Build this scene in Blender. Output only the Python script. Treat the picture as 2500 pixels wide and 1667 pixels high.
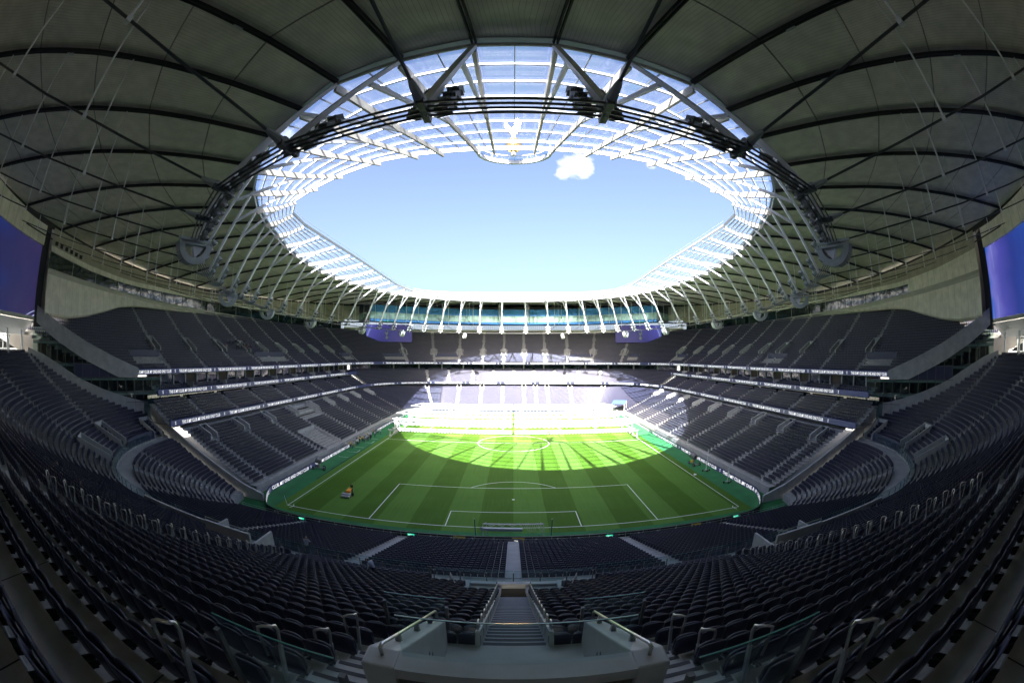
import bpy, bmesh, math, random
import numpy as np
from mathutils import Matrix, Vector

# ------------------------------------------------------------------ camera, sky, sun, exposure
for o in list(bpy.data.objects):
    bpy.data.objects.remove(o)
SC = bpy.context.scene
COL = SC.collection
random.seed(7)
RNG = np.random.default_rng(7)
EYE = np.array([-0.0446, -49.568, 23.298])
TILT, YAW, ROLL, FPX = 0.0295, -0.0041, 0.003, 978.35


def cam_axes():
    fwd = Vector((math.sin(YAW) * math.cos(TILT), math.cos(YAW) * math.cos(TILT), math.sin(TILT)))
    right = Vector((math.cos(YAW), -math.sin(YAW), 0))
    up = right.cross(fwd)
    r2 = right * math.cos(ROLL) + up * math.sin(ROLL)
    u2 = up * math.cos(ROLL) - right * math.sin(ROLL)
    return fwd, r2, u2


cam_data = bpy.data.cameras.new('camera')
cam = bpy.data.objects.new('camera', cam_data)
COL.objects.link(cam)
FW, RT, UP = cam_axes()
M = Matrix((RT, UP, -FW)).transposed().to_4x4()
M.translation = Vector(EYE)
cam.matrix_world = M
cam_data.type = 'PANO'
cam_data.sensor_fit = 'HORIZONTAL'
cam_data.sensor_width = 36.0
cam_data.sensor_height = 36.0 * 682 / 1024
cam_data.panorama_type = 'FISHEYE_EQUISOLID'
cam_data.fisheye_lens = FPX / 2500 * 36.0
cam_data.fisheye_fov = math.radians(230)
cam_data.clip_start = 0.05
cam_data.clip_end = 5000
SC.camera = cam

SUN_DIR = Vector((0.20, 1.243, -1.0)).normalized()      # the way the light travels
SUN_EL = math.asin(-SUN_DIR.z)
SUN_AZ = math.atan2(-SUN_DIR.x, -SUN_DIR.y)             # clockwise from +Y, towards the sun
W = bpy.data.worlds.new('World')
SC.world = W
W.use_nodes = True
wn, wl = W.node_tree.nodes, W.node_tree.links
wn.clear()
wo = wn.new('ShaderNodeOutputWorld')
bg = wn.new('ShaderNodeBackground')
sky = wn.new('ShaderNodeTexSky')
sky.sky_type = 'NISHITA'
sky.sun_disc = False
sky.sun_elevation = SUN_EL
sky.sun_rotation = SUN_AZ
sky.air_density = 0.6
sky.dust_density = 6.0
sky.ozone_density = 1.0
bg.inputs['Strength'].default_value = 0.05
# small fair weather clouds: noise gathered round a few directions
tc = wn.new('ShaderNodeTexCoord')
acc = None


def wmath(op, a, b=None, c=None):
    n = wn.new('ShaderNodeMath')
    n.operation = op
    for i, v in enumerate((a, b, c)):
        if v is None:
            continue
        if isinstance(v, (int, float)):
            n.inputs[i].default_value = v
        else:
            wl.new(v, n.inputs[i])
    return n.outputs[0]


def pix_dir(u, v):
    dx, dy = u - 1250.0, 833.5 - v
    r = math.hypot(dx, dy)
    th = 2 * math.asin(r / (2 * FPX))
    return (FW * math.cos(th) + (RT * dx + UP * dy) * (math.sin(th) / max(r, 1e-6))).normalized()


noi = wn.new('ShaderNodeTexNoise')
noi.inputs['Scale'].default_value = 26
noi.inputs['Detail'].default_value = 9
noi.inputs['Roughness'].default_value = 0.62
mp = wn.new('ShaderNodeMapping')
mp.inputs['Scale'].default_value = (1, 1, 1.7)
wl.new(tc.outputs['Generated'], mp.inputs['Vector'])
wl.new(mp.outputs['Vector'], noi.inputs['Vector'])
for (u, v, rad, amp) in ((1420, 402, 0.042, 1.0), (1375, 423, 0.028, 0.9), (1395, 410, .05, .75), (1588, 402, 0.02, 0.72),
                         (1690, 425, 0.03, 0.72), (700, 330, 0.05, 0.6), (1900, 330, .06, .6)):
    vm = wn.new('ShaderNodeVectorMath')
    vm.operation = 'DISTANCE'
    wl.new(tc.outputs['Generated'], vm.inputs[0])
    vm.inputs[1].default_value = pix_dir(u, v)
    g = wmath('DIVIDE', vm.outputs['Value'], rad)
    g = wmath('MULTIPLY', wmath('EXPONENT', wmath('MULTIPLY', wmath('MULTIPLY', g, g), -1.0)), amp)
    acc = g if acc is None else wmath('MAXIMUM', acc, g)
dens = wmath('MULTIPLY', wmath('SUBTRACT', wmath('ADD', acc, wmath('MULTIPLY', noi.outputs['Fac'], 0.9)), 0.90), 2.4)
dens = wmath('MINIMUM', wmath('MAXIMUM', dens, 0.0), 0.92)
mixc = wn.new('ShaderNodeMixRGB')
wl.new(dens, mixc.inputs['Fac'])
mixc.inputs['Color2'].default_value = (3.6, 3.6, 3.7, 1)
wl.new(sky.outputs['Color'], mixc.inputs['Color1'])
wl.new(mixc.outputs['Color'], bg.inputs['Color'])
wl.new(bg.outputs['Background'], wo.inputs['Surface'])

sun_data = bpy.data.lights.new('sun', 'SUN')
sun_data.energy = 5.0
sun_data.angle = math.radians(0.5)
sun_data.color = (1.0, 0.93, 0.82)
sun = bpy.data.objects.new('sun', sun_data)
COL.objects.link(sun)
sun.rotation_euler = SUN_DIR.to_track_quat('-Z', 'Y').to_euler()
sun.location = (-40, -160, 140)

SC.view_settings.view_transform = 'Standard'
SC.view_settings.look = 'None'
SC.view_settings.exposure = 3.3
SC.view_settings.gamma = 1.0
SC.view_settings.use_curve_mapping = False
SC.render.engine = 'CYCLES'
CY = SC.cycles
CY.max_bounces = 10
CY.diffuse_bounces = 7
CY.glossy_bounces = 3
CY.transmission_bounces = 4
CY.transparent_max_bounces = 24
CY.caustics_reflective = False
CY.caustics_refractive = False
CY.sample_clamp_indirect = 6
CY.use_denoising = True


def project(P):
    """world points to photograph pixels (2500 x 1667)"""
    d = np.asarray(P, float) - EYE
    x, y, z = d @ np.array(RT), d @ np.array(UP), d @ np.array(FW)
    th = np.arctan2(np.hypot(x, y), z)
    r = 2 * FPX * np.sin(th / 2)
    a = np.arctan2(y, x)
    return np.stack([1250 + r * np.cos(a), 833.5 - r * np.sin(a)], -1)


# ------------------------------------------------------------------ materials
def mat(name, color, rough=0.6, metal=0.0, spec=0.5, noise=0.0, nscale=3.0, bump=0.0, coat=0.0, emit=None, estr=0.0, ncol=None):
    m = bpy.data.materials.new(name)
    m.use_nodes = True
    n, l = m.node_tree.nodes, m.node_tree.links
    b = n['Principled BSDF']
    b.inputs['Base Color'].default_value = (*color, 1)
    b.inputs['Roughness'].default_value = rough
    b.inputs['Metallic'].default_value = metal
    b.inputs['Specular IOR Level'].default_value = spec
    if coat:
        b.inputs['Coat Weight'].default_value = coat
    if emit:
        b.inputs['Emission Color'].default_value = (*emit, 1)
        b.inputs['Emission Strength'].default_value = estr
    if noise or bump:
        t = n.new('ShaderNodeTexCoord')
        x = n.new('ShaderNodeTexNoise')
        x.inputs['Scale'].default_value = nscale
        x.inputs['Detail'].default_value = 6
        x.inputs['Roughness'].default_value = 0.6
        l.new(t.outputs['Object'], x.inputs['Vector'])
        if noise:
            r = n.new('ShaderNodeValToRGB')
            c2 = ncol or tuple(c * (1 - noise) for c in color)
            r.color_ramp.elements[0].position = 0.32
            r.color_ramp.elements[1].position = 0.68
            r.color_ramp.elements[0].color = (*c2, 1)
            r.color_ramp.elements[1].color = (*[min(1, c * (1 + noise * 0.45)) for c in color], 1)
            l.new(x.outputs['Fac'], r.inputs['Fac'])
            l.new(r.outputs['Color'], b.inputs['Base Color'])
        if bump:
            bp = n.new('ShaderNodeBump')
            bp.inputs['Strength'].default_value = bump
            bp.inputs['Distance'].default_value = 0.02
            l.new(x.outputs['Fac'], bp.inputs['Height'])
            l.new(bp.outputs['Normal'], b.inputs['Normal'])
    return m


def glass_mat(name, tint, gloss=0.1, haze=0.0, hazecol=(.8, .85, .9)):
    m = bpy.data.materials.new(name)
    m.use_nodes = True
    n, l = m.node_tree.nodes, m.node_tree.links
    n.clear()
    out = n.new('ShaderNodeOutputMaterial')
    tr = n.new('ShaderNodeBsdfTransparent')
    tr.inputs['Color'].default_value = (*tint, 1)
    gl = n.new('ShaderNodeBsdfGlossy')
    gl.inputs['Roughness'].default_value = 0.03
    gl.inputs['Color'].default_value = (.9, .95, 1, 1)
    lw = n.new('ShaderNodeLayerWeight')
    lw.inputs['Blend'].default_value = 0.5
    pw = n.new('ShaderNodeMath'); pw.operation = 'POWER'
    l.new(lw.outputs['Facing'], pw.inputs[0]); pw.inputs[1].default_value = 4.0
    ad = n.new('ShaderNodeMath'); ad.operation = 'MULTIPLY_ADD'
    l.new(pw.outputs[0], ad.inputs[0])
    ad.inputs[1].default_value = gloss * 2.0
    ad.inputs[2].default_value = gloss * 0.3
    mx = n.new('ShaderNodeMixShader')
    l.new(ad.outputs[0], mx.inputs['Fac'])
    l.new(tr.outputs[0], mx.inputs[1])
    l.new(gl.outputs[0], mx.inputs[2])
    last = mx.outputs[0]
    if haze:
        df = n.new('ShaderNodeBsdfTranslucent')
        df.inputs['Color'].default_value = (*hazecol, 1)
        m2 = n.new('ShaderNodeMixShader')
        m2.inputs['Fac'].default_value = haze
        l.new(last, m2.inputs[1])
        l.new(df.outputs[0], m2.inputs[2])
        last = m2.outputs[0]
    l.new(last, out.inputs['Surface'])
    return m


def uv_lines_mat(name, color, dark, nu, nv, rough=0.6, wid=0.04, widv=0.02):
    """panel material with narrow board joints across its UV square"""
    m = mat(name, color, rough)
    n, l = m.node_tree.nodes, m.node_tree.links
    b = n['Principled BSDF']
    uv = n.new('ShaderNodeTexCoord')
    sp = n.new('ShaderNodeSeparateXYZ')
    l.new(uv.outputs['UV'], sp.inputs[0])

    def seam(sock, k, w):
        a = n.new('ShaderNodeMath'); a.operation = 'MULTIPLY'; a.inputs[1].default_value = k; l.new(sock, a.inputs[0])
        f = n.new('ShaderNodeMath'); f.operation = 'FRACT'; l.new(a.outputs[0], f.inputs[0])
        c = n.new('ShaderNodeMath'); c.operation = 'LESS_THAN'; c.inputs[1].default_value = w; l.new(f.outputs[0], c.inputs[0])
        return c.outputs[0]
    s1 = seam(sp.outputs['X'], nu, wid)
    s2 = seam(sp.outputs['Y'], nv, widv)
    mx = n.new('ShaderNodeMath'); mx.operation = 'MAXIMUM'; l.new(s1, mx.inputs[0]); l.new(s2, mx.inputs[1])
    no = n.new('ShaderNodeTexNoise'); no.inputs['Scale'].default_value = .6; no.inputs['Detail'].default_value = 4
    to = n.new('ShaderNodeTexCoord'); l.new(to.outputs['Object'], no.inputs['Vector'])
    rp = n.new('ShaderNodeValToRGB')
    rp.color_ramp.elements[0].color = (*[c * .86 for c in color], 1); rp.color_ramp.elements[0].position = .35
    rp.color_ramp.elements[1].color = (*[c * 1.06 for c in color], 1); rp.color_ramp.elements[1].position = .65
    l.new(no.outputs['Fac'], rp.inputs['Fac'])
    mc = n.new('ShaderNodeMixRGB')
    l.new(mx.outputs[0], mc.inputs['Fac']); l.new(rp.outputs['Color'], mc.inputs['Color1'])
    mc.inputs['Color2'].default_value = (*dark, 1)
    l.new(mc.outputs['Color'], b.inputs['Base Color'])
    return m


MT = {}
MT['concrete'] = mat('concrete', (0.44, 0.45, 0.465), 0.8, noise=0.22, nscale=0.8, bump=0.15)
MT['tread'] = mat('terrace_concrete', (0.36, 0.355, 0.345), 0.75, noise=0.3, nscale=1.6, bump=0.1)
MT['walkway'] = mat('walkway_concrete', (0.40, 0.40, 0.415), 0.75, noise=0.15, nscale=0.7)
MT['white_conc'] = mat('pale_concrete', (0.50, 0.51, 0.51), 0.65, noise=0.16, nscale=1.4, bump=0.08)
MT['nosing'] = mat('step_nosing', (0.06, 0.062, 0.07), 0.7)
MT['step'] = mat('step_metal', (0.36, 0.37, 0.40), 0.55, noise=0.12, nscale=4)
MT['seat'] = mat('navy_plastic', (0.042, 0.044, 0.080), 0.42, spec=0.5, noise=0.12, nscale=2)
MT['seat_dark'] = mat('navy_seat_pad', (0.022, 0.024, 0.050), 0.36, spec=0.5, noise=0.15, nscale=5)
MT['rib'] = mat('rib_paint', (0.36, 0.335, 0.285), 0.5, noise=.08, nscale=1)
MT['purlin'] = mat('purlin_paint', (0.46, 0.46, 0.46), 0.5)
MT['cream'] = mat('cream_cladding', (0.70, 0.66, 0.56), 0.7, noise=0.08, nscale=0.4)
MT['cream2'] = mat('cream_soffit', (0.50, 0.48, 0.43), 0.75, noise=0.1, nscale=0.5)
MT['navy'] = mat('navy_panel', (0.045, 0.052, 0.11), 0.5, noise=0.1, nscale=1)
MT['dark'] = mat('painted_shade', (0.02, 0.021, 0.024), 0.7)  # near-black colour stands in for shade inside doorways, openings and rooms
MT['brown'] = mat('concourse_interior', (0.07, 0.05, 0.035), 0.7, noise=0.6, nscale=0.8)
MT['steel'] = mat('brushed_steel', (0.55, 0.53, 0.50), 0.32, metal=1.0, noise=0.1, nscale=9)
MT['galv'] = mat('galvanised_steel', (0.42, 0.44, 0.46), 0.45, metal=0.7, noise=0.15, nscale=6)
MT['post'] = mat('grey_painted_steel', (0.16, 0.165, 0.17), 0.5, metal=0.3, noise=0.1, nscale=5)
MT['white_steel'] = mat('white_painted_steel', (0.72, 0.73, 0.75), 0.45, noise=0.06, nscale=2)
MT['rafter'] = mat('black_painted_steel', (0.018, 0.018, 0.019), 0.55)
MT['cable'] = mat('steel_cable', (0.09, 0.095, 0.095), 0.45, metal=0.5)
MT['pale_steel'] = mat('pale_grey_steel', (0.40, 0.44, 0.42), 0.5, noise=0.12, nscale=3)
MT['lamp_body'] = mat('floodlight_casing', (0.22, 0.225, 0.23), 0.4, metal=0.4)
MT['lamp_glass'] = mat('floodlight_lens', (0.06, 0.06, 0.065), 0.08, spec=0.9)
MT['roof'] = uv_lines_mat('roof_underside', (0.60, 0.575, 0.515), (0.20, 0.19, 0.175), 18, 1, 0.55, 0.06, 0.012)
MT['glazing'] = glass_mat('roof_glazing', (0.70, 0.79, 0.95), 0.10, 0.012, (.75, .82, .95))
MT['glass'] = glass_mat('clear_glass', (0.86, 0.93, 0.92), 0.16)
MT['glass_edge'] = mat('glass_edge', (0.10, 0.28, 0.26), 0.15, spec=0.8)
MT['glass_green'] = glass_mat('green_glass', (0.62, 0.82, 0.76), 0.22)
MT['window'] = mat('window_glass', (0.018, 0.032, 0.038), 0.06, spec=0.9, noise=0.8, nscale=0.5)
MT['blue_glass'] = mat('blue_cladding_glass', (0.07, 0.30, 0.72), 0.08, metal=.65, spec=0.9, noise=0.25, nscale=0.2)
MT['blue_dark'] = mat('blue_soffit', (0.012, 0.03, 0.075), 0.35, noise=0.2, nscale=.3)
MT['lounge_glass'] = mat('lounge_glass', (0.40, 0.66, 0.62), 0.08, metal=.5, spec=0.9, noise=0.5, nscale=0.35)
MT['white_paint'] = mat('white_line_paint', (0.75, 0.78, 0.74), 0.7)
MT['board'] = mat('led_board_face', (0.010, 0.014, 0.032), 0.4, emit=(0.022, 0.028, 0.09), estr=0.09)
MT['board_back'] = mat('board_back', (0.010, 0.010, 0.013), 0.5)
MT['text'] = mat('led_lettering', (0.8, 0.8, 0.8), 0.5, emit=(1, 1, 1), estr=0.085)
MT['yellow'] = mat('yellow_sign', (0.75, 0.52, 0.03), 0.5)
MT['green_sign'] = mat('exit_sign_green', (0.01, 0.30, 0.17), 0.5, emit=(0.02, .5, .3), estr=0.15)
MT['black'] = mat('black_print', (0.012, 0.012, 0.014), 0.6)
MT['gold'] = mat('gold_leaf', (0.85, 0.50, 0.14), 0.25, metal=1.0)
MT['rubber'] = mat('tyre_rubber', (0.02, 0.02, 0.02), 0.8)
MT['turf'] = mat('artificial_turf', (0.018, 0.165, 0.050), 0.85, noise=0.25, nscale=0.35, bump=0.2)
MT['net'] = mat('goal_net', (0.7, 0.72, 0.72), 0.8)


# ------------------------------------------------------------------ mesh helpers
class MB:
    def __init__(s):
        s.v, s.f, s.mi, s.uv = [], [], [], None

    def add(s, V, F, mi=0):
        o = len(s.v)
        s.v.extend(tuple(map(float, p)) for p in V)
        s.f.extend(tuple(int(i) + o for i in f) for f in F)
        s.mi.extend([mi] * len(F))
        return s

    def box(s, c, size, mi=0, ax=None):
        hx, hy, hz = size[0] / 2, size[1] / 2, size[2] / 2
        P = np.array([(x, y, z) for x in (-hx, hx) for y in (-hy, hy) for z in (-hz, hz)])
        if ax is not None:
            P = P @ np.array(ax, float)
        return s.add(P + np.array(c, float), [(0, 1, 3, 2), (4, 6, 7, 5), (0, 4, 5, 1), (2, 3, 7, 6), (0, 2, 6, 4), (1, 5, 7, 3)], mi)

    def span(s, lo, hi, mi=0):
        lo, hi = np.array(lo, float), np.array(hi, float)
        return s.box((lo + hi) / 2, hi - lo, mi)

    def bar(s, p, q, w, h, mi=0, up=(0, 0, 1)):
        p, q = np.array(p, float), np.array(q, float)
        d = q - p
        L = np.linalg.norm(d)
        if L < 1e-6:
            return s
        d /= L
        u = np.array(up, float)
        if abs(d @ u) > 0.98:
            u = np.array((0, 1.0, 0)) if abs(d[1]) < .9 else np.array((1.0, 0, 0))
        a = np.cross(d, u); a /= np.linalg.norm(a)
        b = np.cross(a, d)
        return s.box((p + q) / 2, (L, w, h), mi, (d, a, b))

    def tube(s, path, r, n=6, mi=0, cap=True):
        path = [np.array(p, float) for p in path]
        rs = r if hasattr(r, '__len__') else [r] * len(path)
        rings, ref = [], None
        for i, p in enumerate(path):
            t = path[min(i + 1, len(path) - 1)] - path[max(i - 1, 0)]
            t = t / (np.linalg.norm(t) + 1e-12)
            if ref is None:
                ref = np.array((0, 0, 1.0)) if abs(t[2]) < .9 else np.array((1.0, 0, 0))
            a = np.cross(t, ref); a /= np.linalg.norm(a) + 1e-12
            b = np.cross(a, t); ref = b
            rings.append([p + rs[i] * (math.cos(2 * math.pi * k / n) * a + math.sin(2 * math.pi * k / n) * b) for k in range(n)])
        V = [p for g in rings for p in g]
        F = [(i * n + k, i * n + (k + 1) % n, (i + 1) * n + (k + 1) % n, (i + 1) * n + k) for i in range(len(path) - 1) for k in range(n)]
        if cap:
            F += [tuple(range(n))[::-1], tuple((len(path) - 1) * n + k for k in range(n))]
        return s.add(V, F, mi)

    def grid(s, G, mi=0, flip=False):
        G = np.asarray(G, float)
        a, b = G.shape[:2]
        F = [(i * b + j, (i + 1) * b + j, (i + 1) * b + j + 1, i * b + j + 1) for i in range(a - 1) for j in range(b - 1)]
        if flip:
            F = [f[::-1] for f in F]
        return s.add(G.reshape(-1, 3), F, mi)

    def quad(s, a, b, c, d, mi=0):
        return s.add([a, b, c, d], [(0, 1, 2, 3)], mi)

    def slab(s, quad, t, mi=0):
        """a quad given thickness t along its normal"""
        q = np.array(quad, float)
        nrm = np.cross(q[1] - q[0], q[2] - q[0]); nrm /= np.linalg.norm(nrm) + 1e-12
        return s.add(np.vstack([q, q + nrm * t]), [(3, 2, 1, 0), (4, 5, 6, 7), (0, 1, 5, 4), (1, 2, 6, 5), (2, 3, 7, 6), (3, 0, 4, 7)], mi)

    def cyl(s, c, r, h, axis=(0, 0, 1), n=12, mi=0):
        c, ax = np.array(c, float), np.array(axis, float)
        ax /= np.linalg.norm(ax)
        return s.tube([c - ax * h / 2, c + ax * h / 2], r, n, mi)

    def mesh(s, name, mats, smooth=False):
        me = bpy.data.meshes.new(name)
        me.from_pydata(s.v, [], s.f)
        for m in (mats if isinstance(mats, (list, tuple)) else [mats]):
            me.materials.append(m)
        if len(me.materials) > 1:
            me.polygons.foreach_set('material_index', s.mi)
        if smooth:
            me.polygons.foreach_set('use_smooth', [True] * len(me.polygons))
        me.update()
        return me

    def build(s, name, mats, parent=None, smooth=False, **tags):
        return link(name, s.mesh(name, mats, smooth), parent, **tags)


def link(name, me, parent=None, **tags):
    o = bpy.data.objects.new(name, me)
    COL.objects.link(o)
    if parent is not None:
        o.parent = parent
        o.matrix_parent_inverse = pinv(parent)
    for k, v in tags.items():
        if v:
            o[k] = v
    return o


def pinv(p):
    return Matrix.Translation(-p.location) if p.type == 'EMPTY' else Matrix.Identity(4)


def thing(name, label, category, loc=(0, 0, 0), group=None, rotz=0.0):
    o = bpy.data.objects.new(name, None)
    COL.objects.link(o)
    o.location = loc
    o.rotation_euler = (0, 0, rotz)
    o.empty_display_size = 0.3
    o['label'], o['category'] = label, category
    if group:
        o['group'] = group
    return o


def local(o, me, name):
    """link a mesh built round its thing's own origin"""
    c = bpy.data.objects.new(name, me)
    COL.objects.link(c)
    c.parent = o
    return c


def dup(root, loc, rotz=0.0, scale=None, **tags):
    r = root.copy()
    COL.objects.link(r)
    r.location = loc
    r.rotation_euler = (0, 0, rotz)
    if scale:
        r.scale = (scale,) * 3
    for k, v in tags.items():
        if v:
            r[k] = v
    for ch in list(root.children):
        c = ch.copy()
        COL.objects.link(c)
        c.parent = r
        for g in list(ch.children):
            d = g.copy()
            COL.objects.link(d)
            d.parent = c
    return r


def structure(o):
    o['kind'] = 'structure'
    return o


def mirror(P):
    P = np.array(P, float)
    P[..., 0] *= -1
    return P


def big_mesh(name, V, F, m, smooth=False):
    V, F = np.asarray(V, np.float32), np.asarray(F, np.int32)
    me = bpy.data.meshes.new(name)
    k = F.shape[1]
    me.vertices.add(len(V)); me.loops.add(F.size); me.polygons.add(len(F))
    me.vertices.foreach_set('co', V.ravel())
    me.loops.foreach_set('vertex_index', F.ravel())
    me.polygons.foreach_set('loop_start', np.arange(0, F.size, k, dtype=np.int32))
    me.polygons.foreach_set('loop_total', np.full(len(F), k, np.int32))
    if smooth:
        me.polygons.foreach_set('use_smooth', np.ones(len(F), bool))
    me.materials.append(m)
    me.update(calc_edges=True)
    return me


def scatter(template, pos, tan, nor):
    """copies of a (V,F) template; x along tan, y along nor, z up; one vertex and one face array"""
    tv, tf = np.array(template[0], float), np.array(template[1], int)
    n = len(pos)
    V = pos[:, None, :] + tv[None, :, 0:1] * tan[:, None, :] + tv[None, :, 1:2] * nor[:, None, :] + tv[None, :, 2:3] * np.array((0, 0, 1.0))
    F = tf[None] + (np.arange(n) * len(tv))[:, None, None]
    return V.reshape(-1, 3), F.reshape(-1, tf.shape[1])


# ------------------------------------------------------------------ plan curves
class Curve:
    """smooth open plan curve with outward normals, sampled every half metre"""
    def __init__(s, left, closed_mirror=True, smooth=4):
        P = np.array(left, float)
        if closed_mirror:
            m = P[::-1].copy(); m[:, 0] *= -1
            if abs(P[-1, 0]) < 0.2:
                m = m[1:]
            P = np.vstack([P, m])
        d = np.r_[0, np.cumsum(np.hypot(*np.diff(P, axis=0).T))]
        u = np.arange(0, d[-1], 0.5)
        Q = np.c_[np.interp(u, d, P[:, 0]), np.interp(u, d, P[:, 1])]
        for _ in range(smooth):
            k = 8
            pad = np.vstack([2 * Q[0] - Q[k:0:-1], Q, 2 * Q[-1] - Q[-2:-k - 2:-1]])
            ker = np.ones(2 * k + 1) / (2 * k + 1)
            Q = np.c_[np.convolve(pad[:, 0], ker, 'valid'), np.convolve(pad[:, 1], ker, 'valid')]
        s.P = Q
        s.s = np.r_[0, np.cumsum(np.hypot(*np.diff(Q, axis=0).T))]
        t = np.gradient(Q, axis=0)
        t /= np.linalg.norm(t, axis=1)[:, None]
        s.T = t
        s.N = np.c_[-t[:, 1], t[:, 0]]
        s.L = s.s[-1]

    def at(s, u, off=0.0):
        u = np.atleast_1d(u)
        f = lambda A: np.c_[np.interp(u, s.s, A[:, 0]), np.interp(u, s.s, A[:, 1])]
        n = f(s.N); n /= np.linalg.norm(n, axis=1)[:, None]
        t = f(s.T); t /= np.linalg.norm(t, axis=1)[:, None]
        return f(s.P) + n * np.asarray(off).reshape(-1, 1), t, n

    def s_near(s, x, y):
        return float(s.s[np.argmin((s.P[:, 0] - x) ** 2 + (s.P[:, 1] - y) ** 2)])


LOW = Curve([(-41.3, 1.5), (-41.3, 50), (-41.3, 94), (-40.3, 101), (-36.5, 107), (-31, 109.3), (-18, 109.7), (0, 109.9)])
RIB3 = Curve([(-59, -2.5), (-59, 50), (-58.9, 88), (-57.8, 98), (-55.2, 108), (-50.5, 114.8), (-44.8, 119.3), (-37, 122.3), (-27.5, 124.2), (-14, 125.3), (0, 125.7)])
RIB2 = Curve([(-66.3, 0.5), (-65.6, 18), (-65.4, 34), (-65.3, 49), (-65.2, 64), (-64.8, 79), (-64.2, 92), (-63.4, 103)], closed_mirror=False)
RIB1 = Curve([(-70.6, -42), (-70.5, -25), (-70.0, -3), (-69.4, 13.2), (-68.3, 26.2), (-67.6, 39.6), (-67.2, 52.8), (-66.9, 66.4), (-66.2, 78.7), (-65.9, 92.5), (-63.6, 104.5),
              (-58.5, 114.2), (-49.9, 121.6), (-38.7, 127.2), (-27.0, 129.6), (-14, 130.4), (0, 130.4)])
CX, CY0 = 37.0, -1.5


def arc_max(r):
    if r > 50.5:
        return 30.0
    q = 27.85 / max(r, 27.85)
    return min(90.0, 24.9 + math.degrees(math.asin(q))) if r > 27.85 else 90.0


def south(r, u):
    """south bowl row of offset r; u from -1 (south-west end) to 1"""
    u = np.atleast_1d(u).astype(float)
    am = math.radians(arc_max(r))
    Ls, La = CX, r * am
    d = np.abs(u) * (Ls + La)
    ph = np.clip((d - Ls) / max(r, .01), 0, am)
    x = np.where(d < Ls, d, CX + r * np.sin(ph))
    y = np.where(d < Ls, CY0 - r, CY0 - r * np.cos(ph))
    sg = np.sign(u) + (u == 0)
    nx, ny = np.sin(ph) * sg, -np.cos(ph)
    P = np.c_[x * sg, y]
    N = np.c_[nx, ny]
    T = np.c_[ny, -nx]          # right-handed with the outward normal
    return P, T, N, Ls + La


def south_z(r):
    if r < 22.1:
        return 1.05 + (r - 5.25) * 0.315
    d = r - 24.5
    return 7.9 + 0.5 * d + 0.0022 * d * d


def low_lift(r, d):
    """the lower block rises more steeply towards its corners: extra height at arc length d from the middle"""
    f = np.clip((np.abs(d) - 30.0) / 22.0, 0, 1)
    return (f * f * (3 - 2 * f)) * 0.075 * max(0.0, r - 5.25)
# ------------------------------------------------------------------ ground and pitch
def pitch_mat():
    m = bpy.data.materials.new('mown_grass')
    m.use_nodes = True
    n, l = m.node_tree.nodes, m.node_tree.links
    b = n['Principled BSDF']
    b.inputs['Roughness'].default_value = 0.8
    b.inputs['Specular IOR Level'].default_value = 0.25
    tc = n.new('ShaderNodeTexCoord')
    sp = n.new('ShaderNodeSeparateXYZ')
    l.new(tc.outputs['Object'], sp.inputs[0])

    def M(op, a, bb=None):
        x = n.new('ShaderNodeMath'); x.operation = op
        for i, v in enumerate((a, bb)):
            if v is None: continue
            if isinstance(v, (int, float)): x.inputs[i].default_value = v
            else: l.new(v, x.inputs[i])
        return x.outputs[0]
    wob = n.new('ShaderNodeTexNoise'); wob.inputs['Scale'].default_value = .25
    l.new(tc.outputs['Object'], wob.inputs['Vector'])
    xx = M('ADD', sp.outputs['X'], M('MULTIPLY', M('SUBTRACT', wob.outputs['Fac'], .5), .25))
    # mowing stripes along the length of the pitch, 4.75 m wide; light, dark alternately from the middle
    st = M('GREATER_THAN', M('FRACT', M('ADD', M('DIVIDE', xx, 9.5), 100.0)), 0.5)
    # faint cross stripes
    cs = M('GREATER_THAN', M('FRACT', M('DIVIDE', sp.outputs['Y'], 11.0)), 0.5)
    fac = M('ADD', M('MULTIPLY', M('SUBTRACT', 1.0, st), 0.78), M('MULTIPLY', cs, 0.10))
    fine = n.new('ShaderNodeTexNoise'); fine.inputs['Scale'].default_value = 1.0; fine.inputs['Detail'].default_value = 8
    mp = n.new('ShaderNodeMapping'); mp.inputs['Scale'].default_value = (3.2, .16, 1)
    l.new(tc.outputs['Object'], mp.inputs[0]); l.new(mp.outputs[0], fine.inputs['Vector'])
    big = n.new('ShaderNodeTexNoise'); big.inputs['Scale'].default_value = .16; big.inputs['Detail'].default_value = 5
    l.new(tc.outputs['Object'], big.inputs['Vector'])
    fac = M('ADD', fac, M('ADD', M('MULTIPLY', M('SUBTRACT', fine.outputs['Fac'], .5), .9), M('MULTIPLY', M('SUBTRACT', big.outputs['Fac'], .5), .55)))
    r = n.new('ShaderNodeValToRGB')
    e = r.color_ramp.elements
    e[0].position, e[0].color = 0.0, (0.046, 0.118, 0.003, 1)
    e[1].position, e[1].color = 1.0, (0.082, 0.190, 0.024, 1)
    l.new(fac, r.inputs['Fac'])
    l.new(r.outputs['Color'], b.inputs['Base Color'])
    bp = n.new('ShaderNodeBump'); bp.inputs['Strength'].default_value = .25; bp.inputs['Distance'].default_value = .03
    f2 = n.new('ShaderNodeTexNoise'); f2.inputs['Scale'].default_value = 14; f2.inputs['Detail'].default_value = 6
    l.new(tc.outputs['Object'], f2.inputs['Vector'])
    l.new(f2.outputs['Fac'], bp.inputs['Height']); l.new(bp.outputs[0], b.inputs['Normal'])
    return m


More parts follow.
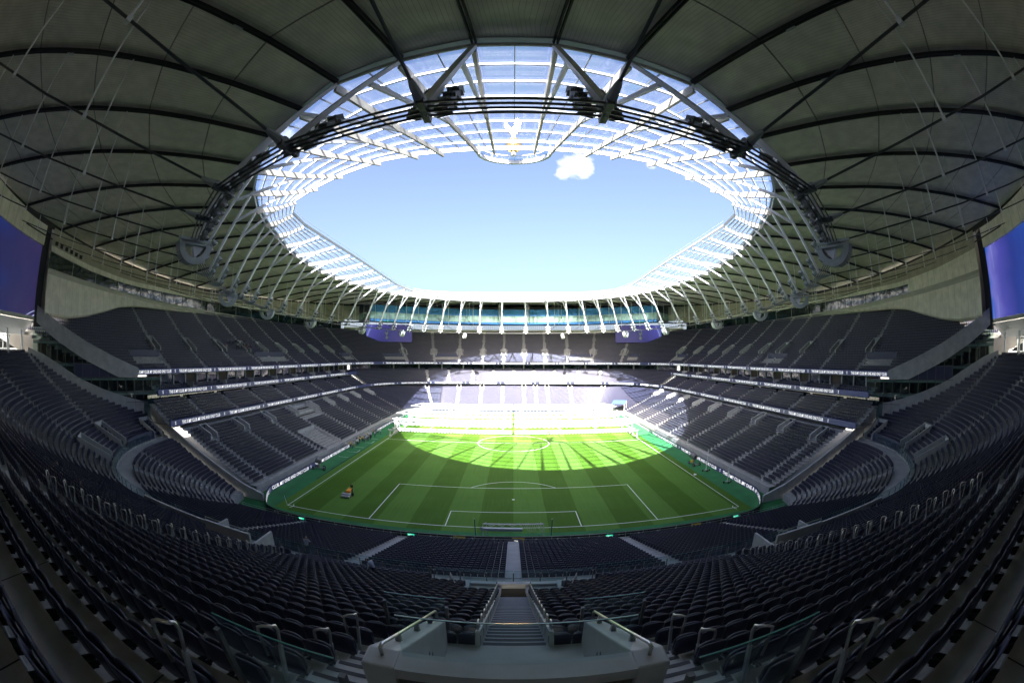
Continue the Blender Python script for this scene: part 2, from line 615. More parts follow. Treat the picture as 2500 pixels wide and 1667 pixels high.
MT['grass'] = pitch_mat()
MT['ground'] = mat('outside_paving', (0.20, 0.20, 0.19), 0.85, noise=0.3, nscale=.05)
structure(MB().quad((-2500, -2500, -.30), (2500, -2500, -.30), (2500, 2500, -.30), (-2500, 2500, -.30)).build('ground', MT['ground']))
structure(MB().span((-45, -6.6, -.2), (45, 113, -.004)).build('turf_surround', MT['turf']))
pitch = structure(MB().quad((-35.6, -1.7, .004), (35.6, -1.7, .004), (35.6, 106.7, .004), (-35.6, 106.7, .004)).build('pitch', MT['grass']))


def ring_strip(mb, cx, cy, r, a0, a1, w, z, n=40):
    A = np.linspace(a0, a1, n)
    G = np.array([[(cx + (r - w / 2) * math.cos(a), cy + (r - w / 2) * math.sin(a), z), (cx + (r + w / 2) * math.cos(a), cy + (r + w / 2) * math.sin(a), z)] for a in A])
    mb.grid(G)


ln = MB()
ZL, LW = 0.009, 0.13


def hline(x0, x1, y):
    ln.quad((x0, y - LW / 2, ZL), (x1, y - LW / 2, ZL), (x1, y + LW / 2, ZL), (x0, y + LW / 2, ZL))


def vline(x, y0, y1):
    ln.quad((x - LW / 2, y0, ZL + .001), (x + LW / 2, y0, ZL + .001), (x + LW / 2, y1, ZL + .001), (x - LW / 2, y1, ZL + .001))


for y in (0, 52.5, 105):
    hline(-34, 34, y)
for x in (-34, 34):
    vline(x, 0, 105)
for s, y0 in ((1, 0), (-1, 105)):
    for hw, dp in ((20.16, 16.5), (9.16, 5.5)):
        hline(-hw, hw, y0 + s * dp)
        for x in (-hw, hw):
            vline(x, *sorted((y0, y0 + s * dp)))
    ring_strip(ln, 0, y0 + s * 11, 9.15, (math.radians(37) if s > 0 else math.radians(217)), (math.radians(143) if s > 0 else math.radians(323)), LW, ZL + .002)
    ring_strip(ln, 0, y0 + s * 11, .12, 0, 6.283, .22, ZL + .002, 14)
    for x in (-34, 34):
        a = math.atan2(s, -x)
        ring_strip(ln, x, y0, 1.0, a - math.pi / 4, a + math.pi / 4, LW, ZL + .002, 10)
ring_strip(ln, 0, 52.5, 9.15, 0, 2 * math.pi, LW, ZL + .002, 80)
structure(ln.build('pitch_markings', MT['white_paint']))
tech = MB()
for y in (31.0, 36.0, 41.0, 46.5, 51.5):          # broken lines of the technical area on the turf
    tech.quad((-38.9, y - .05, .002), (-36.4, y - .05, .002), (-36.4, y + .05, .002), (-38.9, y + .05, .002))
for y in (36.0, 46.5):
    tech.quad((-36.45, y, .003), (-36.33, y, .003), (-36.33, y + 2.2, .003), (-36.45, y + 2.2, .003))
structure(tech.build('technical_area_markings', MT['white_paint']))
structure(MB().bar((-35.9, 14, .03), (-35.9, 45, .03), .1, .08).build('turf_edge_kerb', MT['board_back']))

# ------------------------------------------------------------------ stands: terraces
SEATS = []          # (pos, tan, nor, tag)


def clear_aisles(Lpos, aisles, hw):
    ok = np.ones(len(Lpos), bool)
    for a in aisles:
        ok &= np.abs(Lpos - a) > hw
    return ok


def bowl_rows(cv, rows, s0, s1, aisles, tag, blocks=(), depth=.85, hw=.62):
    """seats for rows [(offset, z)] on a plan curve between s0 and s1; aisles given as curve positions"""
    f0, f1 = (s0, s1)
    for k, (off, z) in enumerate(rows):
        s0 = f0(off) + .8 if callable(f0) else f0
        s1 = f1(off) - .8 if callable(f1) else f1
        ss = np.linspace(s0, s1, max(4, int((s1 - s0) / .8)))
        P, T, N = cv.at(ss, off + depth * .70)
        L = np.r_[0, np.cumsum(np.hypot(*np.diff(P, axis=0).T))]
        pos = np.arange(.45, L[-1] - .3, .52)
        al = [np.interp(a, ss, L) for a in aisles if s0 < a < s1]
        ok = clear_aisles(pos, al, hw)
        sp = np.interp(pos, L, ss)
        for (b0, b1, k0, k1) in blocks:
            if k0 <= k <= k1:
                ok &= ~((sp > b0) & (sp < b1))
        sp = sp[ok]
        P, T, N = cv.at(sp, off + depth * .70)
        SEATS.append((np.c_[P, np.full(len(P), z)], np.c_[T, np.zeros(len(P))], np.c_[N, np.zeros(len(P))], tag))


def terrace_grid(cv, prof, s0, s1, step=1.2):
    g = lambda q, o: q(o) if callable(q) else q
    n = max(3, int((g(s1, 0) - g(s0, 0)) / step))
    out = []
    for o, z in prof:
        ss = np.linspace(g(s0, o), g(s1, o), n)
        out.append(np.c_[cv.at(ss, o)[0], np.full(n, z)])
    return np.array(out)


def profile(rows, depth, last=None):
    pr = []
    for k, (o, z) in enumerate(rows):
        pr += [(o, z), (o + depth, z)]
    if last:
        pr += last
    return pr


def aisle_steps(mb, cv, rows, depth, a, hw=.55, half=True):
    """steps with dark treads up an aisle at curve position a"""
    for k, (o, z) in enumerate(rows):
        z2 = rows[k + 1][1] if k + 1 < len(rows) else z + .3
        P, T, N = cv.at([a], o + depth * .78)
        p, t, n = P[0], T[0], N[0]
        c = np.array((p[0], p[1], z + (z2 - z) * .25))
        ax = ((t[0], t[1], 0), (n[0], n[1], 0), (0, 0, 1))
        mb.box(c, (hw * 2, depth * .44, (z2 - z) * .5), 0, ax)


def vomitory(stand, cv, a, k0, k1, rows, depth, hw=1.15):
    """concrete-sided entrance let into the rows: two sloping cheek walls, a lintel and a dark sheet for the shade in the doorway"""
    mb = MB()
    (o0, z0), (o1, z1) = rows[k0], rows[k1]
    zf = z0 + .1

    def pt(off, side, z):
        P, T, N = cv.at([a], off)
        q = P[0] + T[0] * side
        return (q[0], q[1], z)
    for sd in (-hw, hw):
        w = .16
        q = [pt(o0 - .1, sd - w, zf), pt(o1 + depth, sd - w, zf), pt(o1 + depth, sd - w, z1 + 1.25), pt(o0 - .1, sd - w, z0 + 1.05)]
        q2 = [pt(o0 - .1, sd + w, zf), pt(o1 + depth, sd + w, zf), pt(o1 + depth, sd + w, z1 + 1.25), pt(o0 - .1, sd + w, z0 + 1.05)]
        mb.add(q + q2, [(0, 1, 2, 3), (7, 6, 5, 4), (0, 4, 5, 1), (3, 2, 6, 7), (0, 3, 7, 4), (1, 5, 6, 2)])
    oe = o1 + depth - .05
    mb.quad(pt(oe, -hw, zf + 2.1), pt(oe, hw, zf + 2.1), pt(oe, hw, z1 + 1.25), pt(oe, -hw, z1 + 1.25))
    v = mb.build('vomitory', MT['concrete'], stand)
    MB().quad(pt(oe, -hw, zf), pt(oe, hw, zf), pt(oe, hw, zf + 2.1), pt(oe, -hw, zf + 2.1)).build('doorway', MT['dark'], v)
    MB().quad(pt(o0, -hw, zf + .02), pt(o0, hw, zf + .02), pt(oe, hw, zf + .02), pt(oe, -hw, zf + .02)).build('vomitory_floor', MT['walkway'], v)


def led_ribbon(stand, cv, s0, s1, off, z0, z1, label=None):
    ss = np.linspace(s0, s1, max(4, int((s1 - s0) / 1.2)))
    I, O = cv.at(ss, off)[0], cv.at(ss, off + .25)[0]
    pr = [np.c_[O, np.full(len(ss), z1)], np.c_[I, np.full(len(ss), z1)], np.c_[I, np.full(len(ss), z0)], np.c_[O, np.full(len(ss), z0)]]
    return MB().grid(np.array(pr), flip=True).build('led_ribbon', MT['board'], stand, label=label)


# --- lettering
PHRASE = 'THIS IS MY CLUB. MY ONE AND ONLY CLUB'
TEXT_CACHE = {}


def text_shape(txt, height=1.0, squeeze=.60, weight=.022):
    if txt in TEXT_CACHE:
        return TEXT_CACHE[txt]
    cu = bpy.data.curves.new('lettering', 'FONT')
    cu.body = txt
    cu.size = 1.0
    cu.resolution_u = 2
    cu.offset = weight
    cu.fill_mode = 'FRONT'
    o = bpy.data.objects.new('lettering', cu)
    COL.objects.link(o)
    bpy.context.view_layer.update()
    me = bpy.data.meshes.new_from_object(o.evaluated_get(bpy.context.evaluated_depsgraph_get()))
    V = np.array([v.co[:2] for v in me.vertices])
    F = [tuple(p.vertices) for p in me.polygons]
    bpy.data.objects.remove(o); bpy.data.curves.remove(cu); bpy.data.meshes.remove(me)
    V[:, 0] -= V[:, 0].min()
    hcap = V[:, 1].max()
    V[:, 1] -= 0.0
    V /= hcap
    V[:, 0] *= squeeze
    TEXT_CACHE[txt] = (V * height, F)
    return TEXT_CACHE[txt]


def emblem_shape(h):
    """a cockerel standing on a ball, as a flat outline h tall"""
    ball = [(.16 * math.cos(a), .17 + .16 * math.sin(a)) for a in np.linspace(0, 2 * math.pi, 13)[:-1]]
    bird = [(-.03, .33), (.03, .33), (.04, .46), (.13, .55), (.17, .70), (.13, .86), (.20, .84), (.13, .92), (.10, 1.0), (.05, .97), (.03, .88), (.02, .72), (-.06, .66), (-.12, .74), (-.20, .90), (-.22, .74), (-.17, .60), (-.05, .46)]
    V = np.array(ball + bird) * h
    return V, [tuple(range(12)), tuple(range(12, 12 + len(bird)))]


def ribbon_text(ribbon, cv, s0, s1, off, z0, hgt, period, length, first=0.6, rev=False, emblem=True):
    """phrase and crest repeated along a curved board; seen from the pitch the words run from left to right"""
    V, F = text_shape(PHRASE)
    V = V.copy(); V[:, 0] *= length / V[:, 0].max(); V[:, 1] *= hgt
    Ve, Fe = emblem_shape(hgt * 1.12)
    mb = MB()
    u = s0 + first
    while u + period * .25 < s1:
        items = [(Ve, Fe, u + .3)] if emblem else []
        items.append((V, F, u + (period - length) * .62))
        for (vv, ff, st) in items:
            s = st + vv[:, 0]
            if s.max() > s1:
                continue
            P = cv.at(s, off - .035)[0]
            mb.add(np.c_[P, z0 + vv[:, 1]], ff)
        u += period
    return mb.build('lettering', MT['text'], ribbon)


def sl(cv, x, y):
    return cv.s_near(x, y)


# ---- levels of the west, north and east stands
lowZ = lambda k: 1.45 + k * .355 + .0012 * k * k
LOWROWS = [(0.5 + .85 * k, lowZ(k)) for k in range(19)]
wz = LOWROWS[-1][1] + .45                                  # walkway level
wo = 0.5 + .85 * 19
BACKROWS = [(wo + 1.5 + .85 * k, wz + .3 + .36 * k) for k in range(4)]
LE = LOW.L
A_W, A_E = sl(LOW, -40.9, 97.5), sl(LOW, 40.9, 97.5)
stands = {}
for nm, lab, base in (('west_stand', 'steep navy seating along the left touchline, in three decks with screens between', (-60, 45, 0)),
                      ('north_stand', 'seating at the far end of the pitch, half in sunlight, below the blue glass lounge', (0, 125, 0)),
                      ('east_stand', 'steep navy seating along the right touchline, with the shorter ribbon of windows', (60, 45, 0)),
                      ('south_stand', 'single sweep of dark seating nearest the camera, split by the central stairs', (0, -25, 0))):
    stands[nm] = thing(nm, lab, 'stand', base)
WS, NS, ES, SS = stands['west_stand'], stands['north_stand'], stands['east_stand'], stands['south_stand']

low_aisles = []
for y in (6, 17, 28, 39.5, 51, 62, 73, 84, 95):
    low_aisles += [sl(LOW, -41.3, y), sl(LOW, 41.3, y)]
for x in (-33, -23, -13.5, -4.5, 4.5, 9.5, 14.5, 24, 34):
    low_aisles.append(sl(LOW, x, 109.7))
for st, s0, s1 in ((WS, 0, A_W), (NS, A_W, A_E), (ES, A_E, LE)):
    G = terrace_grid(LOW, [(0, .9), (0, 1.45)] + profile(LOWROWS, .85), s0, s1)
    MB().grid(G, flip=True).build('lower_terrace', MT['tread'], st)
    G = terrace_grid(LOW, [(wo, LOWROWS[-1][1]), (wo, wz), (wo + 1.5, wz)], s0, s1)
    MB().grid(G, flip=True).build('walkway', MT['walkway'], st)
    G = terrace_grid(LOW, [(wo + 1.5, wz)] + profile(BACKROWS, .85, [(wo + 5, 10.6)]), s0, s1)
    MB().grid(G, flip=True).build('rear_terrace', MT['tread'], st)
    # pale fascia behind the pitch boards
    G = terrace_grid(LOW, [(.05, 1.5), (-.12, 1.5), (-.12, -.2)], s0, s1)
    MB().grid(G, flip=True).build('front_fascia', MT['walkway'], st)
    mb = MB()
    for a in low_aisles:
        if s0 <= a <= s1:
            aisle_steps(mb, LOW, LOWROWS, .85, a)
    mb.build('aisle_steps', MT['walkway'], st, kind='stuff')
lb = [(a - 1.5, a + 1.5, 14, 18) for a in low_aisles[0:18:1] if True]
bowl_rows(LOW, LOWROWS, .6, LE - .6, low_aisles, 'low', [(sl(LOW, -41.3, 30), sl(LOW, -41.3, 39), 0, 8), (sl(LOW, -41.3, 40), sl(LOW, -41.3, 50), 12, 18)] + lb)
bowl_rows(LOW, BACKROWS[:3], .6, LE - .6, low_aisles, 'low')
for i, a in enumerate(low_aisles):
    st = WS if a < A_W else (NS if a < A_E else ES)
    if i < 18:
        vomitory(st, LOW, a, 15, 18, LOWROWS, .85, .95)
    elif i not in (21,):
        vomitory(st, LOW, a, 16, 18, LOWROWS, .85, .8)
# big pale platform among the west seats, with dark reporters' desks
P0 = sl(LOW, -41.3, 44.5)
mb = MB()
for (o, z, dz) in ((12.6 * .85 + .5, lowZ(12) + .2, .25), (15.5 * .85 + .5, lowZ(15) + .25, .25)):
    P, T, N = LOW.at([P0], o + 1.1)
    mb.box((P[0][0], P[0][1], z), (2.2, 9.6, dz))
mb.build('press_platform', MT['white_conc'], WS)
mb = MB()
for o, z in ((13.3, lowZ(12) + .8), (15.6, lowZ(15) + .8)):
    for j in range(3):
        mb.box((-41.3 - o, 41.6 + 3.1 * j, z), (.7, 2.6, .45))
mb.build('press_desk', MT['black'], WS)
# players' tunnel opening and white ramp wall by the touchline
mb = MB()
for y in (30.2, 38.8):
    mb.add([(-41.4, y - .12, 0), (-49, y - .12, 0), (-49, y - .12, 4.9), (-41.4, y - .12, 1.9), (-41.4, y + .12, 0), (-49, y + .12, 0), (-49, y + .12, 4.9), (-41.4, y + .12, 1.9)],
           [(3, 2, 1, 0), (4, 5, 6, 7), (0, 1, 5, 4), (3, 7, 6, 2), (0, 4, 7, 3), (1, 2, 6, 5)])
mb.span((-49.3, 30.2, 0), (-49, 38.8, 5.2))
mb.build('tunnel_wall', MT['walkway'], WS)

# middle deck
W_S, W_E = sl(RIB3, -59, -2), sl(RIB3, -57.5, 99)
E_S, E_E = RIB3.L - W_E, RIB3.L
MID = [(0.6 + .85 * k, 10.35 + .46 * k) for k in range(7)]
MIDN = [(0.6 + .82 * k, 10.45 + .50 * k) for k in range(11)]
mid_aisles = [sl(RIB3, sx * 59, y) for sx in (-1, 1) for y in (9, 21, 32.5, 44, 55, 66, 77, 88)]
for st, s0, s1, rows, dp in ((WS, .3, W_E, MID, .85), (ES, E_S, RIB3.L - .3, MID, .85), (NS, W_E, E_S, MIDN, .82)):
    zt = rows[-1][1]
    oend = rows[-1][0] + dp
    G = terrace_grid(RIB3, [(0.9, 9.75), (0.05, 9.75), (0.05, 10.75), (.3, 10.75), (.3, 10.3), (.6, 10.3)] + profile(rows, dp, [(oend + .9, zt)]), s0, s1)
    MB().grid(G, flip=True).build('middle_terrace', MT['tread'], st)
    # underside and rear wall of the deck
    G = terrace_grid(RIB3, [(9.8, 9.75), (.05, 9.75)], s0, s1)
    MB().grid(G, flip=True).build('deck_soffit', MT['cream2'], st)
    if st is not NS:
        G = terrace_grid(RIB3, [(oend + .9, zt), (oend + .9, 14.7)], s0, s1)
        MB().grid(G, flip=True).build('suite_glazing', MT['window'], st)
    r = led_ribbon(st, RIB3, s0, s1, -.22, 9.85, 10.85, 'lowest screen ribbon')
    ribbon_text(r, RIB3, s0 + (.4 if st is not NS else 2), s1 - .3, -.22, 10.05, .60, 15.3, 11.9)
    mb = MB()
    for a in mid_aisles:
        if s0 < a < s1:
            aisle_steps(mb, RIB3, rows, dp, a, .5)
    mb.build('aisle_steps', MT['walkway'], st, kind='stuff')
nm_al = [sl(RIB3, x, 124.5) for x in (-38, -28.5, -18, -9, 0, 9, 18, 28.5, 38)]
mb = MB()
for a in nm_al:
    aisle_steps(mb, RIB3, MIDN, .82, a, .6)
mb.build('aisle_steps', MT['walkway'], NS, kind='stuff')
bowl_rows(RIB3, MID, .9, W_E - .5, mid_aisles, 'mid')
bowl_rows(RIB3, MID, E_S + .5, RIB3.L - .9, mid_aisles, 'mid')
bowl_rows(RIB3, MIDN, W_E + 1.2, E_S - 1.2, nm_al, 'mid', depth=.82)
# dark rear band of the lower deck (bars and glazed boxes)
for st, s0, s1 in ((WS, 0, A_W), (NS, A_W, A_E), (ES, A_E, LE)):
    G = terrace_grid(LOW, [(wo + 5.0, wz), (wo + 5.0, 10.6)], s0, s1)
    MB().grid(G, flip=True).build('rear_glazing', MT['window'], st)
# north deck: glazed strip above the middle seats, posts
NZ = MIDN[-1][1]
no_end = MIDN[-1][0] + .82 + .9
mb = MB()
ss = np.linspace(W_E + 3, E_S - 3, 46)
P, T, N = RIB3.at(ss, no_end)
for k in range(45):
    mb.quad((*P[k], NZ), (*P[k + 1], NZ), (*P[k + 1], 18.4), (*P[k], 18.4))
mb.build('lounge_front', MT['window'], NS)
for k in range(0, 46, 3):
    MB().span((P[k][0] - .28, P[k][1] - .6, NZ), (P[k][0] + .28, P[k][1] - .1, 18.3)).build('column', MT['concrete'], NS)

# suites deck of the west and east stands
for st, sgn, al in ((WS, -1, None), (ES, 1, None)):
    rows = [(0.7 + .95 * k, 15.0 + .5 * k) for k in range(3)]
    cv = RIB2
    s0, s1 = .2, RIB2.L - .2

    def side(G):
        return G if sgn < 0 else mirror(G)
    G = terrace_grid(cv, [(.8, 14.35), (.05, 14.35), (.05, 15.45), (.3, 15.45), (.3, 15.0), (.7, 15.0)] + profile(rows, .95, [(4.6, 16.0)]), s0, s1)
    MB().grid(side(G), flip=(sgn < 0)).build('suite_terrace', MT['tread'], st)
    G = terrace_grid(cv, [(6, 14.35), (.05, 14.35)], s0, s1)
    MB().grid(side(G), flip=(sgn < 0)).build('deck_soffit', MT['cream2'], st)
    # glazed fronts of the suites, one pane per box
    ss = np.linspace(s0, s1, 27)
    P, T, N = cv.at(ss, 4.4)
    for k in range(26):
        q = side(np.array([(*P[k], 16.0), (*P[k + 1], 16.0), (*P[k + 1], 18.2), (*P[k], 18.2)]))
        MB().add(q, [(0, 1, 2, 3)]).build('suite_window', MT['window'] if k % 3 else MT['brown'], st)
        p = side(np.array((*P[k], 17.1)))
        MB().box(p - np.array((-.12 * sgn * -1, 0, 0)), (.3, .3, 2.3)).build('mullion', MT['concrete'], st)
    I, O = cv.at(np.linspace(s0, s1, 80), -.2)[0], cv.at(np.linspace(s0, s1, 80), .05)[0]
    G = np.array([np.c_[O, np.full(80, 15.55)], np.c_[I, np.full(80, 15.55)], np.c_[I, np.full(80, 14.55)], np.c_[O, np.full(80, 14.55)]])
    r = MB().grid(side(G), flip=(sgn < 0)).build('led_ribbon', MT['board'], st, label='middle screen ribbon')
    if sgn < 0:
        ribbon_text(r, cv, s0 + .4, s1 - .3, -.2, 14.76, .60, 15.3, 11.9)
    else:
        class Flip:
            def at(self, u, off=0.0):
                P, T, N = RIB2.at(RIB2.L - np.atleast_1d(u), off)
                P = P.copy(); P[:, 0] *= -1
                return P, T, N
        ribbon_text(r, Flip(), .6, s1 - .3, -.2, 14.76, .60, 15.3, 11.9)
    for k, (o, z) in enumerate(rows[:2]):
        pos = np.arange(1.0, s1 - .6, .62)
        pos = pos[(np.mod(pos, 11.6) > 1.3)]
        P, T, N = cv.at(pos, o + .66)
        S3 = np.c_[P, np.full(len(P), z)]
        T3, N3 = np.c_[T, np.zeros(len(P))], np.c_[N, np.zeros(len(P))]
        if sgn > 0:
            S3, T3, N3 = mirror(S3), -mirror(T3), mirror(N3)
        SEATS.append((S3, T3, N3, 'suite'))
    for y in np.arange(11, s1, 11.6):
        P, T, N = cv.at([y], 1.6)
        p = side(np.array((P[0][0], P[0][1], 15.7)))
        MB().box(p, (3.0, .14, 1.5)).build('divider_wall', MT['concrete'], st)

# upper deck
UPROWS = [(0.7 + .82 * k, 18.95 + .5 * k + .0030 * k * k) for k in range(26)]
U_W, U_E = sl(RIB1, -57.5, 115.5), sl(RIB1, 57.5, 115.5)
up_aisles = []
for y in (8, 20, 32, 43, 52, 63, 74, 85, 96, 107):
    up_aisles += [sl(RIB1, -66.8, y), sl(RIB1, 66.8, y)]
for x in (-47, -35.5, -24.5, -14.3, -4.8, 4.8, 14.3, 24.5, 35.5, 47):
    up_aisles.append(sl(RIB1, x, 129 if abs(x) < 40 else 123))
UEND = UPROWS[-1][0] + .82
UZ = UPROWS[-1][1]


def end_x(y):
    """plan line of the raked end wall of the west stand"""
    return -67 + .464 * y


vom_blocks, vom_list = [], []
for i, a in enumerate(up_aisles):
    k0 = 7 if i < 20 else 6
    vom_blocks.append((a - 1.6, a + 1.6, k0, k0 + 4))
    vom_list.append((a, k0, k0 + 4))
navy_pan = []
for y0, y1 in ((-1, 8), (45, 60), (100, 106)):
    for sx in (-1, 1):
        a, b = sorted((sl(RIB1, sx * 67, y0), sl(RIB1, sx * 67, y1)))
        if y0 == 45:
            if sx > 0:
                a, b = sorted((sl(RIB1, 67, 38), sl(RIB1, 67, 47)))
        navy_pan.append((a, b))
for x0, x1 in ((-35, -25), (-55, -47), (25, 35), (47, 55)):
    navy_pan.append(tuple(sorted((sl(RIB1, x0, 128 if abs(x0) < 40 else 118), sl(RIB1, x1, 128 if abs(x1) < 40 else 122)))))
def end_w(off):
    y = -(2.6 + min(max(off, 0), 16)) / .464
    return float(np.interp(y, RIB1.P[:80, 1], RIB1.s[:80]))


def end_e(off):
    return RIB1.L - end_w(off)


for st, s0, s1 in ((WS, end_w, U_W), (NS, U_W, U_E), (ES, U_E, end_e)):
    G = terrace_grid(RIB1, [(1.1, 18.2), (.05, 18.2), (.05, 19.25), (.3, 19.25), (.3, 18.9), (.7, 18.9)] + profile(UPROWS, .82, [(UEND + .8, UZ)]), s0, s1)
    MB().grid(G, flip=True).build('upper_terrace', MT['tread'], st)
    G = terrace_grid(RIB1, [(UEND + .8, 27), (6.5, 18.2), (.05, 18.2)], s0, s1)
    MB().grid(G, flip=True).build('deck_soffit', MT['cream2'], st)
    q0, q1 = (s0(0) if callable(s0) else s0), (s1(0) if callable(s1) else s1)
    r = led_ribbon(st, RIB1, q0, q1, -.22, 18.3, 19.32, 'topmost screen ribbon')
    ribbon_text(r, RIB1, q0 + .2, q1 - .2, -.22, 18.5, .60, 13.2, 10.7)
    mb = MB()
    for a in up_aisles:
        if q0 < a < q1:
            aisle_steps(mb, RIB1, UPROWS, .82, a, .5)
    mb.build('aisle_steps', MT['walkway'], st, kind='stuff')
bowl_rows(RIB1, UPROWS, end_w, end_e, up_aisles, 'up', vom_blocks + [(a, b, 2, 6) for a, b in navy_pan], depth=.82)
for a, k0, k1 in vom_list:
    st = WS if a < U_W else (NS if a < U_E else ES)
    vomitory(st, RIB1, a, k0, k1, UPROWS, .82, .95)
for a, b in navy_pan:
    st = WS if a < U_W else (NS if a < U_E else ES)
    ss = np.linspace(a, b, 6)
    G = terrace_grid(RIB1, [(UPROWS[2][0], UPROWS[2][1] + .03), (UPROWS[6][0] - .05, UPROWS[2][1] + .05), (UPROWS[6][0] - .05, UPROWS[6][1] + .9), (UPROWS[7][0] - .1, UPROWS[6][1] + .9)], a, b, 2)
    MB().grid(G[1:3], flip=True).build('navy_panel', MT['navy'], st)
    MB().grid(G[:2], flip=True).build('viewing_platform', MT['walkway'], st)
    MB().grid(G[2:], flip=True).build('panel_cap', MT['walkway'], st)
    mb = MB()
    for u in np.arange(a + .3, b, .9):
        P, T, N = RIB1.at([u], UPROWS[2][0] + .15)
        mb.bar((*P[0], UPROWS[2][1]), (*P[0], UPROWS[2][1] + 1.0), .05, .05)
    mb.build('railing', MT['galv'], st)
# ------------------------------------------------------------------ south stand (nearest the camera)
SROW_L = [(5.6 + .8 * k, south_z(5.6 + .8 * k)) for k in range(20)]
SROW_U = [(24.5 + .85 * k, south_z(24.5 + .85 * k)) for k in range(44)]


def sgrid(prof, n=150):
    u = np.linspace(-1, 1, n)
    out = []
    for o, z in prof:
        P, T, N, L = south(o, u)
        out.append(np.c_[P, np.zeros(n) + z + (low_lift(min(o, 21.6), u * L) if (o < 24.3 and z > .95) else 0)])
    return np.array(out)


VX, VY0, VY1 = 1.40, -45.95, -42.95      # the opening below the camera: half width, back and front
SX = .72                                  # half width of the central stairs


def cut_grid(prof, keep, n=300):
    """terrace strips with the cells left out where keep(x, y) is false"""
    u = np.linspace(-1, 1, n)
    G = sgrid(prof, n)
    mb = MB()
    a, b = G.shape[:2]
    F = []
    for i in range(a - 1):
        c = (G[i, :-1] + G[i, 1:] + G[i + 1, :-1] + G[i + 1, 1:]) / 4
        k = keep(c[:, 0], c[:, 1])
        F += [(i * b + j, i * b + j + 1, (i + 1) * b + j + 1, (i + 1) * b + j) for j in np.nonzero(k)[0]]
    mb.add(G.reshape(-1, 3), F)
    return mb


cut_grid([(5.25, .0), (5.25, 1.05)] + profile(SROW_L, .8, [(21.61, 6.3)]), lambda x, y: np.ones(len(x), bool)).build('lower_terrace', MT['tread'], SS)
MB().grid(sgrid([(21.6, 6.3), (24.25, 6.3)])[:, :, :], flip=False).build('cross_aisle', MT['walkway'], SS)
# central strip of upper terrace is left out where the stairs and the opening run; columns at the exact edges
us = np.r_[np.linspace(-1, -.06, 150), np.linspace(.06, 1, 150)]
prof_u = [(24.25, 6.2), (24.26, 7.85), (24.5, 7.9)] + profile(SROW_U, .85)


def half_grid(sign):
    rows = []
    for o, z in prof_u:
        L = south(o, [1])[3]
        y = CY0 - o
        inner = VX + .36 if (VY0 - .4 < y < VY1) else (SX if y > VY1 - .1 else 0.0)
        uu = np.r_[max(inner, 1e-4) / L, np.linspace(2.2 / L, 1, 130)] * sign
        rows.append(np.c_[south(o, uu)[0], np.full(131, z)])
    return np.array(rows)


mbu = MB()
for sg in (-1, 1):
    mbu.grid(half_grid(sg), flip=(sg < 0))
mbu.build('upper_terrace', MT['tread'], SS)
# joints between the precast treads near the camera
mb = MB()
for k in range(18, 33):
    o, z = SROW_U[k]
    for j, x in enumerate(np.arange(-14, 14.1, 3.5)):
        xx = x + (1.1 if k % 2 else 0)
        if abs(xx) < 3.2:
            continue
        mb.span((xx - .008, CY0 - o - .85, z + .002), (xx + .008, CY0 - o, z + .006))
mb.build('tread_joint', MT['black'], SS, kind='stuff')

s_aisle_x = [-49, -32, -15.4, 15.4, 32, 49]        # aisle positions as arc length from the middle at r = 24.5
CORNER_A = [math.radians(a) for a in (18, 38, 58)]


def south_seats(rows, depth, tag, lower):
    for k, (o, z) in enumerate(rows):
        r = o + depth * .72
        am = math.radians(arc_max(r))
        Lh = CX + r * am
        pos = np.arange(-Lh + .6, Lh - .5, .52)
        # keep a seat grid that is symmetric about the centre line
        pos = (np.arange(int(Lh / .52)) + .5) * .52 + (SX - .02 if not lower else .62)
        pos = pos[pos < Lh - .6]
        y = CY0 - r
        al = [15.4, 31.5] + [CX + r * a for a in CORNER_A]
        if lower:
            al = [13.0, 26.5] + [CX + r * a for a in CORNER_A]
        ok = clear_aisles(pos, al, .68)
        if not lower:
            if y < VY1 - .3:
                ok &= pos > 2.95
            # white-walled entrances at the front of the upper block
            if y > -31.5:
                ok &= ~((np.abs(pos - 20.6) < 2.6)) | (y < -29.3)
            if y > -28.6:
                ok &= pos > 5.2
            if y > -31.9:
                ok &= pos > 2.6
        pos = pos[ok]
        for sg in (-1, 1):
            P, T, N, L = south(r, sg * pos / Lh)
            n = len(P)
            zz = z + (low_lift(r, pos) if lower else 0) + np.zeros(n)
            SEATS.append((np.c_[P, zz], np.c_[T, np.zeros(n)], np.c_[N, np.zeros(n)], tag))


south_seats(SROW_L, .8, 'south_low', True)
south_seats(SROW_U, .85, 'south_up', False)

# central stairs, from the landing below the camera down to the cross aisle
mb, mbn = MB(), MB()
ZLAND = south_z(-CY0 - VY1 * 1.0 - 0.0) if False else 17.15
y, z = VY1, ZLAND
yend, zend = -31.4, 10.35
nst = 26
for i in range(nst):
    y0 = VY1 + (yend - VY1) * i / nst
    y1 = VY1 + (yend - VY1) * (i + 1) / nst
    zt = ZLAND + (zend - ZLAND) * (i + 1) / nst
    mb.span((-SX, y0, zt - .45), (SX, y1, zt))
    mbn.span((-SX + .03, y1 - .30, zt + .003), (SX - .03, y1 - .06, zt + .012))
st_ = mb.build('stairs', MT['step'], SS)
mbn.build('stair_tread', MT['nosing'], st_)
mb = MB()
for sg in (-1, 1):
    mb.bar((sg * (SX + .05), VY1, ZLAND + .12), (sg * (SX + .05), yend, zend + .12), .10, .5)
mb.build('stair_string', MT['white_conc'], SS)
